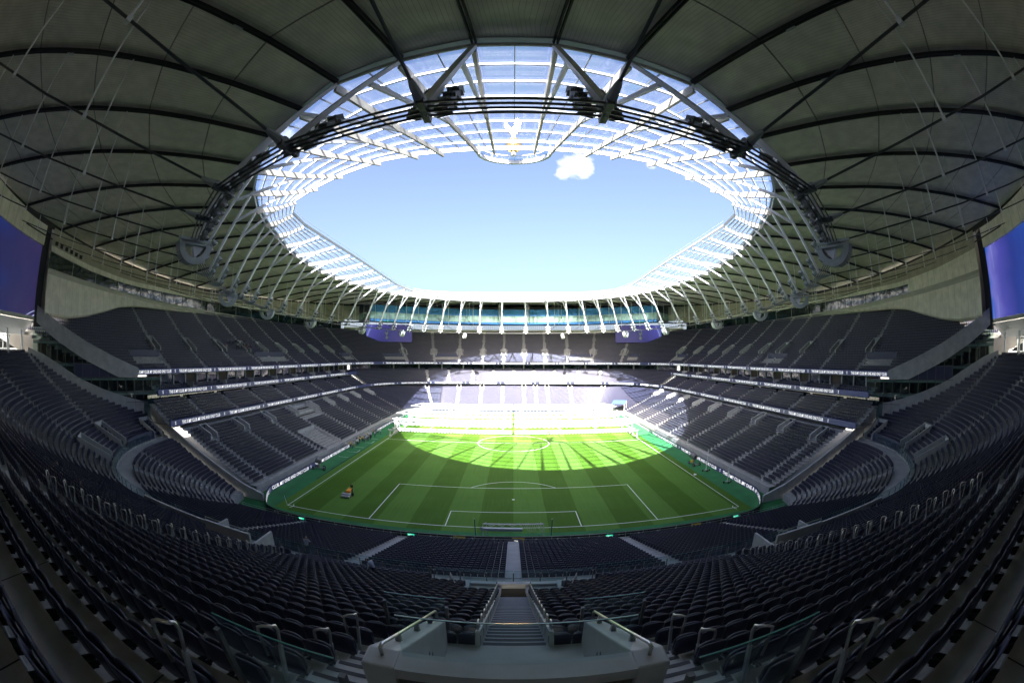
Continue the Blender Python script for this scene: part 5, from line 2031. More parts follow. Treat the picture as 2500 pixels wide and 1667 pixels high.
# edge rails
mb, mb2 = MB(), MB()
for k in range(NF):
    a, b = full[k], full[(k + 1) % NF]
    mb.bar(a['O'] + (0, 0, .95), b['O'] + (0, 0, .95), .5, .3)
    mb2.bar(a['I'] + (0, 0, .5), b['I'] + (0, 0, .5), .22, .35)
    mb2.bar(a['I'] + (0, 0, 1.3), b['I'] + (0, 0, 1.3), .05, .05)
mb.build('ring_gutter', MT['pale_steel'], roof)
mb2.build('inner_edge_rail', MT['purlin'], roof)
mb = MB()
for k in range(NF):
    a, b = full[k], full[(k + 1) % NF]
    mb.bar(a['E'] + (0, 0, .6), b['E'] + (0, 0, .6), .5, .9)
    mb.bar(a['E'] + (0, 0, -1.6), b['E'] + (0, 0, -1.6), .12, .2)
    mb.bar(a['E'] + (0, 0, -1.8), a['E'] + (0, 0, .6), .3, .3)
mb.build('eave_beam', MT['rafter'], roof)
# roof closing strip outside the eave; unseen walls behind the south seats added to block sun and sky light
G = np.array([[n_['E'] + (0, 0, z) for n_ in full + full[:1]] for z in (.3, 2.2)])
MB().grid(G).build('roof_edge', MT['rafter'], roof)
bw = thing('south_light_block', 'unseen walls behind the near stand, added to keep sun and sky light out', 'wall', (0, -73, 30))
S = [n_['E'] for n_ in full[-4:] + full[:4]]
MB().grid(np.array([[(p[0] * 1.01, p[1] - .6, z) for p in S] for z in (8, 46.2)])).build('wall', MT['cream2'], bw)
for sx in (-1, 1):
    pts = [p for p in EAVE_L if p[1] < -15]
    q = np.array([(sx * abs(p[0]) * 1.015 , p[1] - .5) for p in [(-18, -72), *[(a_[0], a_[1]) for a_ in pts[1:]], (-86, -8)]])
    MB().grid(np.array([[(x, y, z) for x, y in q] for z in (28.2, 45.6)])).build('sun_block_wall', MT['cream2'], bw)  # unseen wall added behind the screens to stop sun leaking in
    q2 = q[:4]
    MB().grid(np.array([[(x, y, z) for x, y in q2] for z in (8, 28.3)])).build('sun_block_wall', MT['cream2'], bw)
# nose of the glass roof with the golden ball and bird on it
nose = np.array([(4.3 * math.sin(a), -6.9 + 2.9 * math.cos(a)) for a in np.radians(np.linspace(-90, 90, 17))])
mb = MB()
for p, q in zip(nose[:-1], nose[1:]):
    mb.bar((*p, 47.0), (*q, 47.0), .35, .5)
    mb.bar((*p, 48.0), (*q, 48.0), .06, .06)
mb.build('nose_rim', MT['white_steel'], roof)
MB().grid(np.array([[(*p, 47.1) for p in nose], [(p[0] * .75, -6.6 + (p[1] + 6.6) * .55, 47.1) for p in nose]])).build('nose_deck', MT['glazing'], roof)
MB().grid(np.array([[(*p, 47.2) for p in nose], [(*p, 48.0) for p in nose]])).build('nose_glass', MT['glass'], roof)
gb = thing('golden_ball', 'golden ball with a standing bird, perched on the rounded nose of the glass roof', 'statue', (0, -5.6, 47.4))
c = np.array((-.1, -5.6, 48.7))
bmx = bmesh.new(); bmesh.ops.create_uvsphere(bmx, u_segments=24, v_segments=14, radius=1.05)
me = bpy.data.meshes.new('ball'); bmx.to_mesh(me); bmx.free(); me.materials.append(MT['gold'])
me.polygons.foreach_set('use_smooth', [True] * len(me.polygons)); me.transform(Matrix.Translation(c)); link('ball', me, gb)
Ve, Fe = emblem_shape(4.6)
mb = MB()
for i in (1,):
    pts = [(c[0] + v[0] * 1.1, c[1], c[2] + v[1] - .55) for v in Ve[12:]]
    n = len(pts)
    mb.add([(p[0], p[1] - .18, p[2]) for p in pts] + [(p[0], p[1] + .18, p[2]) for p in pts], [tuple(range(n)), tuple(range(n, 2 * n))[::-1]] + [(i, n + i, n + (i + 1) % n, (i + 1) % n) for i in range(n)])
mb.build('bird', MT['gold'], gb)
MB().cyl((c[0], c[1], 47.45), .25, .7).build('stem', MT['white_steel'], gb)

# tension ring: four cables per side with clamps
TR = [n_['T'] for n_ in full]
for j in range(4):
    off = (-.50 + .33 * j)
    mb = MB()
    pts = []
    for k in range(NF):
        p = TR[k].copy()
        c = np.array((0, 42.0)) - p[:2]; c /= np.linalg.norm(c)
        pts.append(np.array((p[0] - c[0] * off, p[1] - c[1] * off, p[2])))
    pts.append(pts[0])
    mb.tube(pts, .062, 7, cap=False)
    mb.build('ring_cable', MT['cable'], roof)
for k in range(NF):
    p = TR[k]
    c = np.array((0, 42.0)) - p[:2]; c /= np.linalg.norm(c)
    MB().bar((p[0] - c[0] * .75, p[1] - c[1] * .75, p[2] - .05), (p[0] + c[0] * .75, p[1] + c[1] * .75, p[2] - .05), .30, .34).build('ring_clamp', MT['cable'] if k in (0, 1, 2, 3, NF - 4, NF - 3, NF - 2, NF - 1) else MT['pale_steel'], roof)

# floodlights: a ladder of lamps on the foot of each column
for k in range(NF):
    O, T = full[k]['O'], full[k]['T']
    near_ = np.linalg.norm(T - EYE) < 40
    w = 'left' if T[0] < 0 else 'right'
    if k in (0, NF - 1):
        lab = 'dark floodlight cluster on the cable ring above the camera, %s of centre' % w
        gr = None
    else:
        zone = 'over the far stand' if T[1] > 95 else ('along the touchline' if T[1] > -5 else 'over the near corner')
        lab = 'cluster of floodlights at the foot of a white column %s, %s half' % (zone, w)
        gr = 'floodlight clusters %s, %s half' % (zone, w)
    d = (O - T); d /= np.linalg.norm(d)
    t = thing('floodlight_cluster', lab, 'floodlight', tuple(T), gr)
    c2 = np.array((0, 42.0)) - T[:2]; c2 /= np.linalg.norm(c2)
    tang = np.array((-c2[1], c2[0], 0)); inw = np.array((c2[0], c2[1], 0))
    mb = MB()
    mb.bar(T + d * .2 + inw * .3, T + d * 3.4 + inw * .3, .10, .10)
    for j in range(4):
        q = T + d * (.5 + .8 * j) + inw * .32
        mb.bar(q - tang * .75, q + tang * .75, .07, .07)
    mb.build('bracket', MT['galv'], t)
    for j in range(3 if not near_ else 4):
        for s in (-1, 1):
            q = T + d * (.45 + .9 * j) + inw * .45 + tang * s * .62
            aim = (inw * .55 + np.array((0, 0, -.8)) + tang * s * .15); aim /= np.linalg.norm(aim)
            mb = MB()
            mb.tube([q - aim * .30, q - aim * .18, q + aim * .05, q + aim * .30], [.10, .22, .33, .36], 10, 0)
            mb.tube([q + aim * .30, q + aim * .31], [.335, .335], 10, 1)
            mb.build('lamp', [MT['pale_steel'] if not near_ else MT['lamp_body'], MT['lamp_glass']], t)
            if near_:
                m2 = MB()
                for f in np.linspace(-.28, .28, 7):
                    m2.bar(q - aim * .28 + tang * f, q + aim * .1 + tang * f, .02, .62)
                m2.build('cooling_fins', MT['lamp_body'], t)

# half-drum housings slung under the cable ring
for i, (x, y, r, face) in enumerate([(-27.4, -25.2, 1.75, 20), (-46.6, 2.0, 1.8, 30), (-55.6, 27.0, 1.8, 40), (-57.9, 53, 1.8, 60), (-52.3, 80.5, 1.8, 80), (-42.5, 98, 1.8, 90), (-20, 112, 1.7, 90)]):
    for sx in (-1, 1):
        w = 'left' if sx < 0 else 'right'
        pos_ = ('nearest to the camera', 'second nearest', 'third along', 'fourth along', 'fifth along', 'at the far corner', 'over the far stand')[i]
        X, Y, Z = (x if sx < 0 else -x), y, zt_r(y) - .55
        t = thing('speaker_drum', 'pale half-drum housing hung from the cable ring on the %s, %s' % (w, pos_), 'speaker housing', (X, Y, Z))
        c = np.array((X, Y, Z))
        to = np.array((0, 45.0)) - c[:2]; to /= np.linalg.norm(to)
        ax = np.array((-to[1], to[0], 0)) * .0 + np.array((to[0], to[1], 0))
        # drum axis lies along the ring tangent turned towards the pitch centre; the flat side is up
        tg = np.array((-to[1], to[0], 0))
        axd = tg
        sd = np.cross(axd, (0, 0, 1)); sd /= np.linalg.norm(sd)
        A_ = np.radians(np.linspace(182, 358, 15))
        mb = MB()
        G = []
        for (rr, aa) in ((r * .66, -.55), (r, -.55), (r, .55), (r * .66, .55), (r * .66, -.55)):
            G.append([c + axd * aa + sd * rr * math.cos(a) + np.array((0, 0, rr * math.sin(a))) for a in A_])
        mb.grid(np.array(G))
        mb.build('drum', MT['pale_steel'], t)
        mb = MB()
        mb.bar(c - sd * r * 1.05, c + sd * r * 1.05, 1.2, .16, up=(0, 0, 1))
        mb.bar(c - sd * r + (0, 0, .5), c + sd * r + (0, 0, .5), .22, .22)
        for s in (-1, 1):
            mb.bar(c + sd * r * .9 * s, c + sd * r * .9 * s + (0, 0, .6), .12, .12)
        mb.build('frame', MT['pale_steel'], t)
        mb = MB()
        q0, q1, q2 = c + sd * r * .62 - (0, 0, .1), c - sd * r * .1 - (0, 0, .1), c + sd * r * .1 - (0, 0, r * .66)
        for s in (-.3, .3):
            mb.add([q0 + axd * s, q1 + axd * s, q2 + axd * s], [(0, 1, 2)])
        mb.add([q0 - axd * .3, q0 + axd * .3, q2 + axd * .3, q2 - axd * .3, q1 - axd * .3, q1 + axd * .3], [(0, 1, 2, 3), (4, 5, 2, 3)])
        mb.build('inner_wedge', MT['white_steel'], t)
        m2 = MB()
        for a in A_[::2]:
            p = c + sd * (r + .006) * math.cos(a) + np.array((0, 0, (r + .006) * math.sin(a)))
            m2.bar(p - axd * .55, p + axd * .55, .03, .02, up=tuple((sd * math.cos(a) + np.array((0, 0, math.sin(a))))))
        m2.build('panel_joints', MT['post'], t)
# ------------------------------------------------------------------ pitch-side boards
BW = Curve([(-40.1, 41.5), (-40.1, 5.2), (-39.7, 3.0), (-38.7, .8), (-37.3, -1.5), (-35.8, -3.3), (-33.4, -4.3), (-28, -4.6), (0, -4.65)], smooth=1)


class Path:
    """plain polyline with the same interface as Curve"""
    def __init__(s, pts):
        s.p = np.array(pts, float)
        s.d = np.r_[0, np.cumsum(np.hypot(*np.diff(s.p, axis=0).T))]
        s.L = s.d[-1]

    def at(s, u, off=0.0):
        u = np.atleast_1d(u)
        P = np.c_[np.interp(u, s.d, s.p[:, 0]), np.interp(u, s.d, s.p[:, 1])]
        i = np.clip(np.searchsorted(s.d, u) - 1, 0, len(s.p) - 2)
        t = (s.p[i + 1] - s.p[i]); t /= np.linalg.norm(t, axis=1)[:, None]
        n = np.c_[-t[:, 1], t[:, 0]]
        return P + n * np.asarray(off).reshape(-1, 1), t, n


def board(label, pts, face, back, text_from=None, first=0.0):
    """perimeter board along a polyline; its screen face lies on the right-hand side of the way it runs"""
    p = Path(pts)
    t = thing('perimeter_board', label, 'board', (*np.mean(pts, 0), 0))
    u = np.unique(np.r_[np.arange(0, p.L, 1.0), p.L])
    n = len(u)
    A, B = p.at(u, -.06)[0], p.at(u, .10)[0]
    MB().grid(np.array([np.c_[A, np.full(n, .02)], np.c_[A, np.full(n, .95)]]), flip=True).build('face', face, t)
    MB().grid(np.array([np.c_[A, np.full(n, .95)], np.c_[B, np.full(n, .955)], np.c_[B, np.full(n, .0)]]), flip=True).build('back', back, t)
    return t, p


WB1 = [(-40.1, 4.5), (-40.1, 41)]
WB2 = [(-40.1, 60), (-40.1, 104)]
SBL = [(-35.8, -3.3), (-37.3, -1.5), (-38.7, .8), (-39.7, 3.0), (-40.1, 4.5)]
SB = [(35.8, -3.3), (33.4, -4.3), (28, -4.6), (0, -4.65), (-28, -4.6), (-33.4, -4.3), (-35.8, -3.3)]


def put_text(parent, path, u0, length, hgt, z0, off=-.075, emblem=None, rng=None):
    V, F = text_shape(PHRASE)
    V = V.copy(); V[:, 0] *= length / V[:, 0].max(); V[:, 1] *= hgt
    mb = MB()
    ok = lambda a: a.min() >= 0 and a.max() <= path.L
    if rng is None:
        rng = (0, path.L)
    F2 = [f for f in F if all(rng[0] <= u0 + V[i, 0] <= rng[1] for i in f)]
    P = path.at(np.clip(u0 + V[:, 0], 0, path.L), off)[0]
    mb.add(np.c_[P, z0 + V[:, 1]], F2)
    if emblem is not None:
        Ve, Fe = emblem_shape(hgt * 1.15)
        if emblem - .3 > rng[0] and emblem + .3 < rng[1]:
            P = path.at(emblem + Ve[:, 0], off)[0]
            mb.add(np.c_[P, z0 + Ve[:, 1]], Fe)
    used = sorted({i for f in mb.f for i in f})
    re = {o: i for i, o in enumerate(used)}
    mb.v = [mb.v[i] for i in used]; mb.f = [tuple(re[i] for i in f) for f in mb.f]
    if mb.f:
        mb.build('lettering', MT['text'], parent)


# left: running north, so the words read from the camera's side to the far side
tb, p = board('long screen board with white words along the left touchline, nearer half', WB1, MT['board'], MT['board_back'])
put_text(tb, p, -4.6, 18.6, .62, .17, emblem=15.0)
put_text(tb, p, 17.0, 18.6, .62, .17)
tb, p = board('screen board with white words along the left touchline beyond the dugouts', WB2, MT['board'], MT['board_back'])
for k in range(2):
    put_text(tb, p, 1.5 + 21.6 * k, 18.6, .62, .17, emblem=.6 + 21.6 * k)
tb, p = board('short curved board at the near left corner of the pitch', SBL, MT['board'], MT['board_back'])
put_text(tb, p, 1.5, 18.6, .62, .17, rng=(1.5, 8.0))
tb, p = board('black backs of the boards along the near goal line', SB, MT['board'], MT['board_back'])
mb = MB()
for u in np.arange(2, p.L, 2.6):
    c = p.at([u], .13)[0][0]
    mb.box((*c, .62), (.22, .08, .16))
mb.build('board_clips', MT['galv'], tb, kind='stuff')
for x, w in ((-6.6, 'left'), (.6, 'middle'), (24.0, 'right')):
    s = thing('warning_sign', 'small yellow sign on the black boards, the %s one of three' % w, 'sign', (x, -4.8, .3))
    MB().span((x - .75, -4.86, .28), (x + .75, -4.83, .86)).build('plate', MT['yellow'], s)
    mb = MB()
    mb.span((x - .5, -4.868, .42), (x - .2, -4.862, .74))
    for r in range(3):
        mb.span((x - .05, -4.868, .44 + .11 * r), (x + .55 - .1 * r, -4.862, .50 + .11 * r))
    mb.build('print', MT['black'], s)
for x, y in ((-27.5, -5.12), (-12.2, -5.12), (11.4, -5.12), (29.5, -4.7)):
    s = thing('exit_sign', 'tiny green exit sign hung on the front rail at x-slot %s' % ('far left', 'left', 'right', 'far right')[[-27.5, -12.2, 11.4, 29.5].index(x)], 'sign', (x, y - 1.55, 1.5))
    s['label'] = 'tiny green exit sign on the front rail, %s of the four' % ('leftmost', 'second', 'third', 'rightmost')[[-27.5, -12.2, 11.4, 29.5].index(x)]
    MB().span((x - .42, y - 1.58, 1.42), (x + .42, y - 1.55, 1.68)).build('plate', MT['green_sign'], s)
    tv, tf = text_shape('EXIT')
    MB().add([(x - .3 + a * .26, y - 1.59, 1.48 + b * .14) for a, b in tv], tf).build('lettering', MT['text'], s)
num = thing('block_sign', 'small dark sign reading 254 at the foot of the middle steps', 'sign', (.3, -6.6, 1.2))
MB().span((-.72, -6.9, .9), (.72, -6.84, 1.75)).build('plate', MT['post'], num)
tv, tf = text_shape('254')
MB().add([(.1 + a * .34, -6.905, 1.32 + b * .26) for a, b in tv], tf).build('lettering', MT['text'], num)
# right: running towards the camera
EB = [(40.1, 104), (40.1, 4.5)]
tb, p = board('long screen board with white words along the right touchline', EB, MT['board'], MT['board_back'])
for k in range(5):
    put_text(tb, p, 2.0 + 21.4 * k, 18.6, .62, .17, emblem=.8 + 21.4 * k)
tb, p = board('short curved board at the near right corner of the pitch', [(-x, y) for x, y in SBL][::-1], MT['board'], MT['board_back'])
put_text(tb, p, -11, 18.6, .62, .17, rng=(.2, 7.5))
NBD = [(-36, 107.6), (36, 107.6)]
board('boards along the far goal line, behind the lighting rigs', NBD, MT['board'], MT['board_back'])

# ------------------------------------------------------------------ goal, posts, flag
g = thing('goal', 'white football goal with its net partly thrown over, standing behind the near goal line', 'goal', (0, -4.1, 0))
mb = MB()
gy = -4.15
mb.tube([(-3.72, gy, 0), (-3.72, gy, 2.44), (3.72, gy, 2.44), (3.72, gy, 0)], .07, 8)
mb.build('frame', MT['white_steel'], g)
mb = MB()
for sx in (-1, 1):
    mb.tube([(sx * 3.72, gy, 2.4), (sx * 3.4, gy + 1.2, 2.1), (sx * 3.4, gy + 1.9, .02)], .03, 5)
mb.build('stay', MT['white_steel'], g)
mb = MB()
for i in range(41):
    x = -3.7 + 7.4 * i / 40
    mb.bar((x, gy + .02, 2.40), (x, gy + 1.2, 2.0 - .1 * math.sin(i)), .016, .016)
for j in range(7):
    f = j / 6
    mb.bar((-3.7, gy + .02 + 1.18 * f, 2.4 - .4 * f), (3.7, gy + .02 + 1.18 * f, 2.4 - .4 * f), .016, .016)
for i in range(12):
    x0 = 1.0 + 2.7 * i / 12
    mb.bar((x0, gy + 1.1, 2.0), (x0 + .2, gy + 1.0, 1.2 + .35 * math.sin(i * .9)), .02, .02)
    mb.bar((x0, gy + 1.0, 1.2 + .35 * math.sin(i * .9)), (x0 + .225, gy + 1.0, 1.2 + .35 * math.sin(i * .9 + .9)), .03, .03)
for i in range(12):
    x0 = -3.7 + 4.7 * i / 12
    mb.bar((x0, gy + 1.0, 1.85 + .13 * math.sin(i * 1.9)), (x0 + .4, gy + 1.0, 1.85 + .13 * math.sin(i * 1.9 + 1.9)), .03, .05)
mb.build('net', MT['net'], g, kind='stuff')
MB().add([(-4.1, gy + .6, 1.75), (1.1, gy + .6, 1.7), (1.1, gy + .75, 1.05), (-4.1, gy + .75, 1.1)], [(0, 1, 2, 3)]).add([(-4.1, gy + .6, 1.75), (1.1, gy + .6, 1.7), (1.1, gy + .1, 1.72), (-3.7, gy + .1, 1.78)], [(3, 2, 1, 0)]).build('folded_sheet', MT['white_steel'], g)
MT['blue_post'] = mat('blue_post_paint', (0.03, 0.10, 0.22), .4)
for sx, w in ((-1, 'left'), (1, 'right')):
    s = thing('net_pole', 'thin dark blue pole standing beside the near goal on its %s' % w, 'pole', (sx * 4.65, -3.9, 0))
    MB().tube([(sx * 4.65, -3.9, 0), (sx * 4.75, -3.9, 2.95)], .055, 7).build('pole', MT['blue_post'], s)
    MB().cyl((sx * 4.75, -3.9, 3.0), .06, .1).build('cap', MT['white_steel'], s)
    MB().cyl((sx * 4.65, -3.9, .05), .2, .1).build('foot', MT['blue_post'], s)
s = thing('corner_flag', 'leaning white corner pole with a small dark flag at the near left corner', 'flag', (-34.05, -.05, 0))
MB().tube([(-34.05, -.05, 0), (-34.35, -.05, 1.55)], .03, 6).build('pole', MT['white_steel'], s)
MB().add([(-34.27, -.05, 1.15), (-34.35, -.05, 1.5), (-34.25, .3, 1.3)], [(0, 1, 2)]).build('flag', MT['navy'], s)
MT['ball'] = mat('ball_white', (.7, .7, .7), .5)
bmx = bmesh.new(); bmesh.ops.create_icosphere(bmx, subdivisions=2, radius=.16)
me = bpy.data.meshes.new('ball'); bmx.to_mesh(me); bmx.free(); me.materials.append(MT['ball'])
s = thing('equipment_bundle', 'small pale bundle lying on the right touchline', 'bundle', (34.3, 17.8, 0))
for dx, dy in ((0, 0), (.35, .1), (.18, .35)):
    c = link('ball', me, s); c.matrix_parent_inverse = Matrix.Identity(4); c.location = (dx, dy, .16)

# ------------------------------------------------------------------ grow-light rigs
MT['rig'] = mat('rig_white_paint', (0.46, 0.455, 0.44), 0.45, noise=.08, nscale=1)
MT['lampbar'] = mat('rig_lamp_reflector', (0.62, 0.60, 0.56), 0.35)


def rig(y, sx, label, group):
    t = thing('grow_light_rig', label, 'lighting rig', (sx * 17, y + 4, 0), group)
    x0, x1 = .35, 33.6
    X = lambda x: sx * x
    MB().bar((X(x0), y, 2.3), (X(x1 + .6), y, 2.3), .34, .22).build('front_boom', MT['rig'], t)
    mb = MB()
    for i in range(40):
        x = x0 + (x1 - x0) * (i + .5) / 40
        mb.box((X(x), y, 2.08), (.28, .26, .18))
    mb.build('boom_lamps', MT['lampbar'], t, kind='stuff')
    for (dy, zt, zb) in ((4.2, 4.6, 3.5), (5.9, 4.55, 3.4)):
        MB().bar((X(x0), y + dy, zt), (X(x1), y + dy, zt), .3, .26).build('top_chord', MT['rig'], t)
        MB().bar((X(x0), y + dy, zb), (X(x1), y + dy, zb), .26, .22).build('bottom_chord', MT['rig'], t)
        mb = MB()
        n = 15
        for i in range(n):
            a, b = x0 + (x1 - x0) * i / n, x0 + (x1 - x0) * (i + 1) / n
            m_ = (a + b) / 2
            mb.bar((X(a), y + dy, zb), (X(m_), y + dy, zt), .12, .12)
            mb.bar((X(m_), y + dy, zt), (X(b), y + dy, zb), .12, .12)
        mb.build('lattice', MT['rig'], t, kind='stuff')
    for j, dy in enumerate((1.8, 7.8, 9.8)):
        MB().bar((X(x0), y + dy, 2.5), (X(x1), y + dy, 2.5), .22, .2).build('lamp_bar', MT['rig'], t)
        mb = MB()
        for i in range(26):
            x = x0 + (x1 - x0) * (i + .5) / 26
            mb.box((X(x), y + dy, 2.32), (.5, .4, .16))
        mb.build('lamps', MT['lampbar'], t, kind='stuff')
    for i in range(4):
        x = x0 + 3 + (x1 - x0 - 4) * i / 3
        mb = MB()
        mb.bar((X(x), y, 2.35), (X(x - 1.2), y + 4.2, 3.6), .14, .14)
        mb.bar((X(x), y + 9.8, 2.5), (X(x - 1.0), y + 5.9, 3.5), .14, .14)
        mb.build('arm', MT['rig'], t)
    for dy in (4.0, 6.1):
        MB().bar((X(x1 - .2), y + dy, .4), (X(x1 - .2), y + dy, 4.9), .3, .3).build('leg', MT['rig'], t)
    mb = MB(); mb.span(*[np.sort(np.array([(X(x1 - .9), y + 4.3, 3.5), (X(x1 - .25), y + 5.8, 4.7)]), axis=0)[i] for i in (0, 1)])
    mb.build('motor_box', MT['cream2'], t)
    for dy in (0, 4.0, 6.1, 9.8):
        w_ = MB().cyl((X(x1 + .1), y + dy, .45), .45, .25, (1, 0, 0), 14).build('wheel', MT['rig'], t)
    mb = MB()
    mb.bar((X(x1 + .1), y, .5), (X(x1 + .1), y, 2.3), .2, .2); mb.bar((X(x1 + .1), y + 9.8, .5), (X(x1 + .1), y + 9.8, 2.5), .2, .2)
    mb.bar((X(x1 + .1), y, .5), (X(x1 + .1), y + 9.8, .5), .18, .2)
    mb.build('end_carriage', MT['rig'], t)
    mb = MB()
    for dy in (4.4, 5.8):
        mb.bar((X(x1), y + dy, 4.7), (X(x1 + 4.2), y + dy, 3.8), .12, .12)
        mb.bar((X(x1), y + dy, 3.6), (X(x1 + 4.2), y + dy, 3.8), .1, .1)
        mb.bar((X(x1 + 2), y + dy, 3.65), (X(x1 + 2), y + dy, 4.25), .08, .08)
    mb.bar((X(x1 + 4.2), y + 4.4, 3.8), (X(x1 + 4.2), y + 5.8, 3.8), .1, .1)
    mb.build('outrigger', MT['rig'], t)


for j, (y, w) in enumerate(((54.4, 'nearest to the camera'), (70.0, 'in the middle'), (89.0, 'farthest away'))):
    for sx, s in ((-1, 'left'), (1, 'right')):
        rig(y, sx, 'white lattice rig of turf lamps over the %s pitch half, %s' % (s, w), 'turf lamp rigs')
cn = thing('blue_canopy', 'tilted blue tarpaulin panel on a white frame near the far right corner', 'canopy', (39, 95.5, 0))
MB().slab([(36.0, 93.6, 4.7), (41.2, 93.6, 4.5), (43.2, 98.2, 5.3), (38.0, 98.2, 5.5)], .08).build('panel', mat('blue_tarpaulin', (0.05, 0.10, 0.32), .5, noise=.1), cn)
mb = MB()
for p_ in ((36.2, 93.8, 4.6), (41, 93.8, 4.4), (43, 98, 5.2), (38.2, 98, 5.4)):
    mb.bar((p_[0], p_[1], 0), p_, .12, .12)
mb.build('leg', MT['rig'], cn)

# ------------------------------------------------------------------ pitch-side fans and lamp trolleys


def fan(x, y, az, label):
    t = thing('mist_fan', label, 'fan', (x, y, 0))
    f = np.array((math.cos(az), math.sin(az), 0)); s = np.array((-f[1], f[0], 0))
    b = np.array((x, y, 0.0))
    mb = MB()
    mb.bar(b + f * 1.3 + (0, 0, .38), b - f * 1.2 + (0, 0, .38), .18, .12)
    mb.bar(b - f * 1.0 + s * .75 + (0, 0, .36), b - f * 1.0 - s * .75 + (0, 0, .36), .12, .12)
    mb.bar(b + (0, 0, .4), b + (0, 0, 1.35), .34, .34)
    mb.build('chassis', MT['galv'], t)
    for q in (b - f * 1.0 + s * .85, b - f * 1.0 - s * .85, b + f * 1.35):
        w_ = MB().cyl(q + (0, 0, .3), .30, .18, s, 12).build('wheel', MT['rubber'], t)
        MB().cyl(q + (0, 0, .3), .12, .2, s, 8).build('hub', MT['galv'], w_)
    c = b + (0, 0, 1.95)
    ax = f * .94 + np.array((0, 0, .3)); ax /= np.linalg.norm(ax)
    sd = np.cross(ax, (0, 0, 1)); sd /= np.linalg.norm(sd); up = np.cross(sd, ax)
    A_ = np.linspace(0, 2 * math.pi, 21)
    G = [[c + ax * d + (sd * math.cos(a) + up * math.sin(a)) * r for a in A_] for d, r in ((-.6, .5), (-.5, .62), (.45, .66), (.7, .72), (.68, .66), (-.45, .58))]
    MB().grid(np.array(G)).build('drum', MT['post'], t)
    mb = MB()
    for r in (.2, .4, .62):
        mb.tube([c + ax * .7 + (sd * math.cos(a) + up * math.sin(a)) * r for a in A_], .018, 5)
    for a in A_[::5]:
        mb.bar(c + ax * .7, c + ax * .7 + (sd * math.cos(a) + up * math.sin(a)) * .66, .02, .02)
    mb.build('guard', MT['pale_steel'], t)
    MB().cyl(c + ax * .1, .18, .6, ax, 10).build('motor', MT['rafter'], t)
    mb = MB()
    for a in A_[:-1:4]:
        d = sd * math.cos(a) + up * math.sin(a); d2 = sd * math.cos(a + .35) + up * math.sin(a + .35)
        mb.add([c + ax * .25 + d * .15, c + ax * .42 + d * .55, c + ax * .25 + d2 * .55, c + ax * .15 + d2 * .15], [(0, 1, 2, 3)])
    mb.build('blade', MT['galv'], t)
    MB().box(b + (0, 0, .75) + f * .5, (.5, .45, .5)).build('control_box', MT['yellow'] if x > 0 else MT['post'], t)


fan(-38.2, 19.8, math.radians(205), 'grey mist fan on a three-wheeled trolley by the left touchline')
fan(37.3, 24.7, math.radians(110), 'mist fan with a yellow control box on a trolley by the right touchline')
for (x, y, w) in ((37.8, 19.6, 'farther'), (38.2, 11.3, 'nearer')):
    t = thing('lamp_trolley', 'thin white mast on a small wheeled base before the right boards, the %s of two' % w, 'lamp stand', (x, y, 0))
    mb = MB(); mb.bar((x - .7, y, .25), (x + .7, y, .25), .14, .1); mb.bar((x, y - .5, .25), (x, y + .5, .25), .14, .1)
    mb.build('base', MT['galv'], t)
    for q in ((x - .75, y), (x + .75, y), (x, y - .5)):
        MB().cyl((*q, .2), .2, .12, (0, 1, 0), 10).build('wheel', MT['rubber'], t)
    MB().tube([(x, y, .3), (x, y, 1.4), (x + .1, y, 3.2)], [.09, .07, .05], 7).build('mast', MT['white_steel'], t)
    MB().box((x + .1, y, 1.9), (.3, .25, .5)).build('lamp_head', MT['white_steel'], t)

# dark chairs of the dugout
for j in range(3):
    t = thing('dugout_bench', 'row of black padded dugout chairs by the left touchline, %s' % ('nearest of three', 'middle of three', 'farthest of three')[j], 'bench', (-42.6, 33.5 + 13 * j, 0))
    y0 = 32.0 + 9.5 * j + (4 if j == 2 else 0)
    for k in range(9):
        mb = MB()
        mb.box((-42.4, y0 + .75 * k, .55), (.6, .62, .2)); mb.box((-42.75, y0 + .75 * k, 1.0), (.16, .62, .85)); mb.box((-42.4, y0 + .75 * k, .25), (.4, .4, .4))
        mb.build('chair', MT['seat_dark'], t)

# ------------------------------------------------------------------ people
SKIN = mat('skin', (0.42, 0.25, 0.17), .55)
HAIRS = [mat('hair_grey', (.25, .24, .23), .8), mat('hair_dark', (.03, .022, .016), .7), mat('hair_brown', (.10, .06, .03), .7)]
CLOTH = {n: mat('cloth_' + n, c, .85, noise=.15, nscale=12) for n, c in dict(lilac=(.42, .42, .55), blue=(.34, .40, .52), white=(.62, .63, .66), navy=(.03, .04, .09), black=(.015, .015, .018),
                                                                           dark=(.04, .04, .045), khaki=(.35, .28, .18), grey=(.22, .23, .25), jeans=(.06, .09, .17), orange=(.75, .16, .06), yellow=(.7, .5, .1)).items()}
SHOE = mat('shoe_leather', (.02, .018, .016), .5)


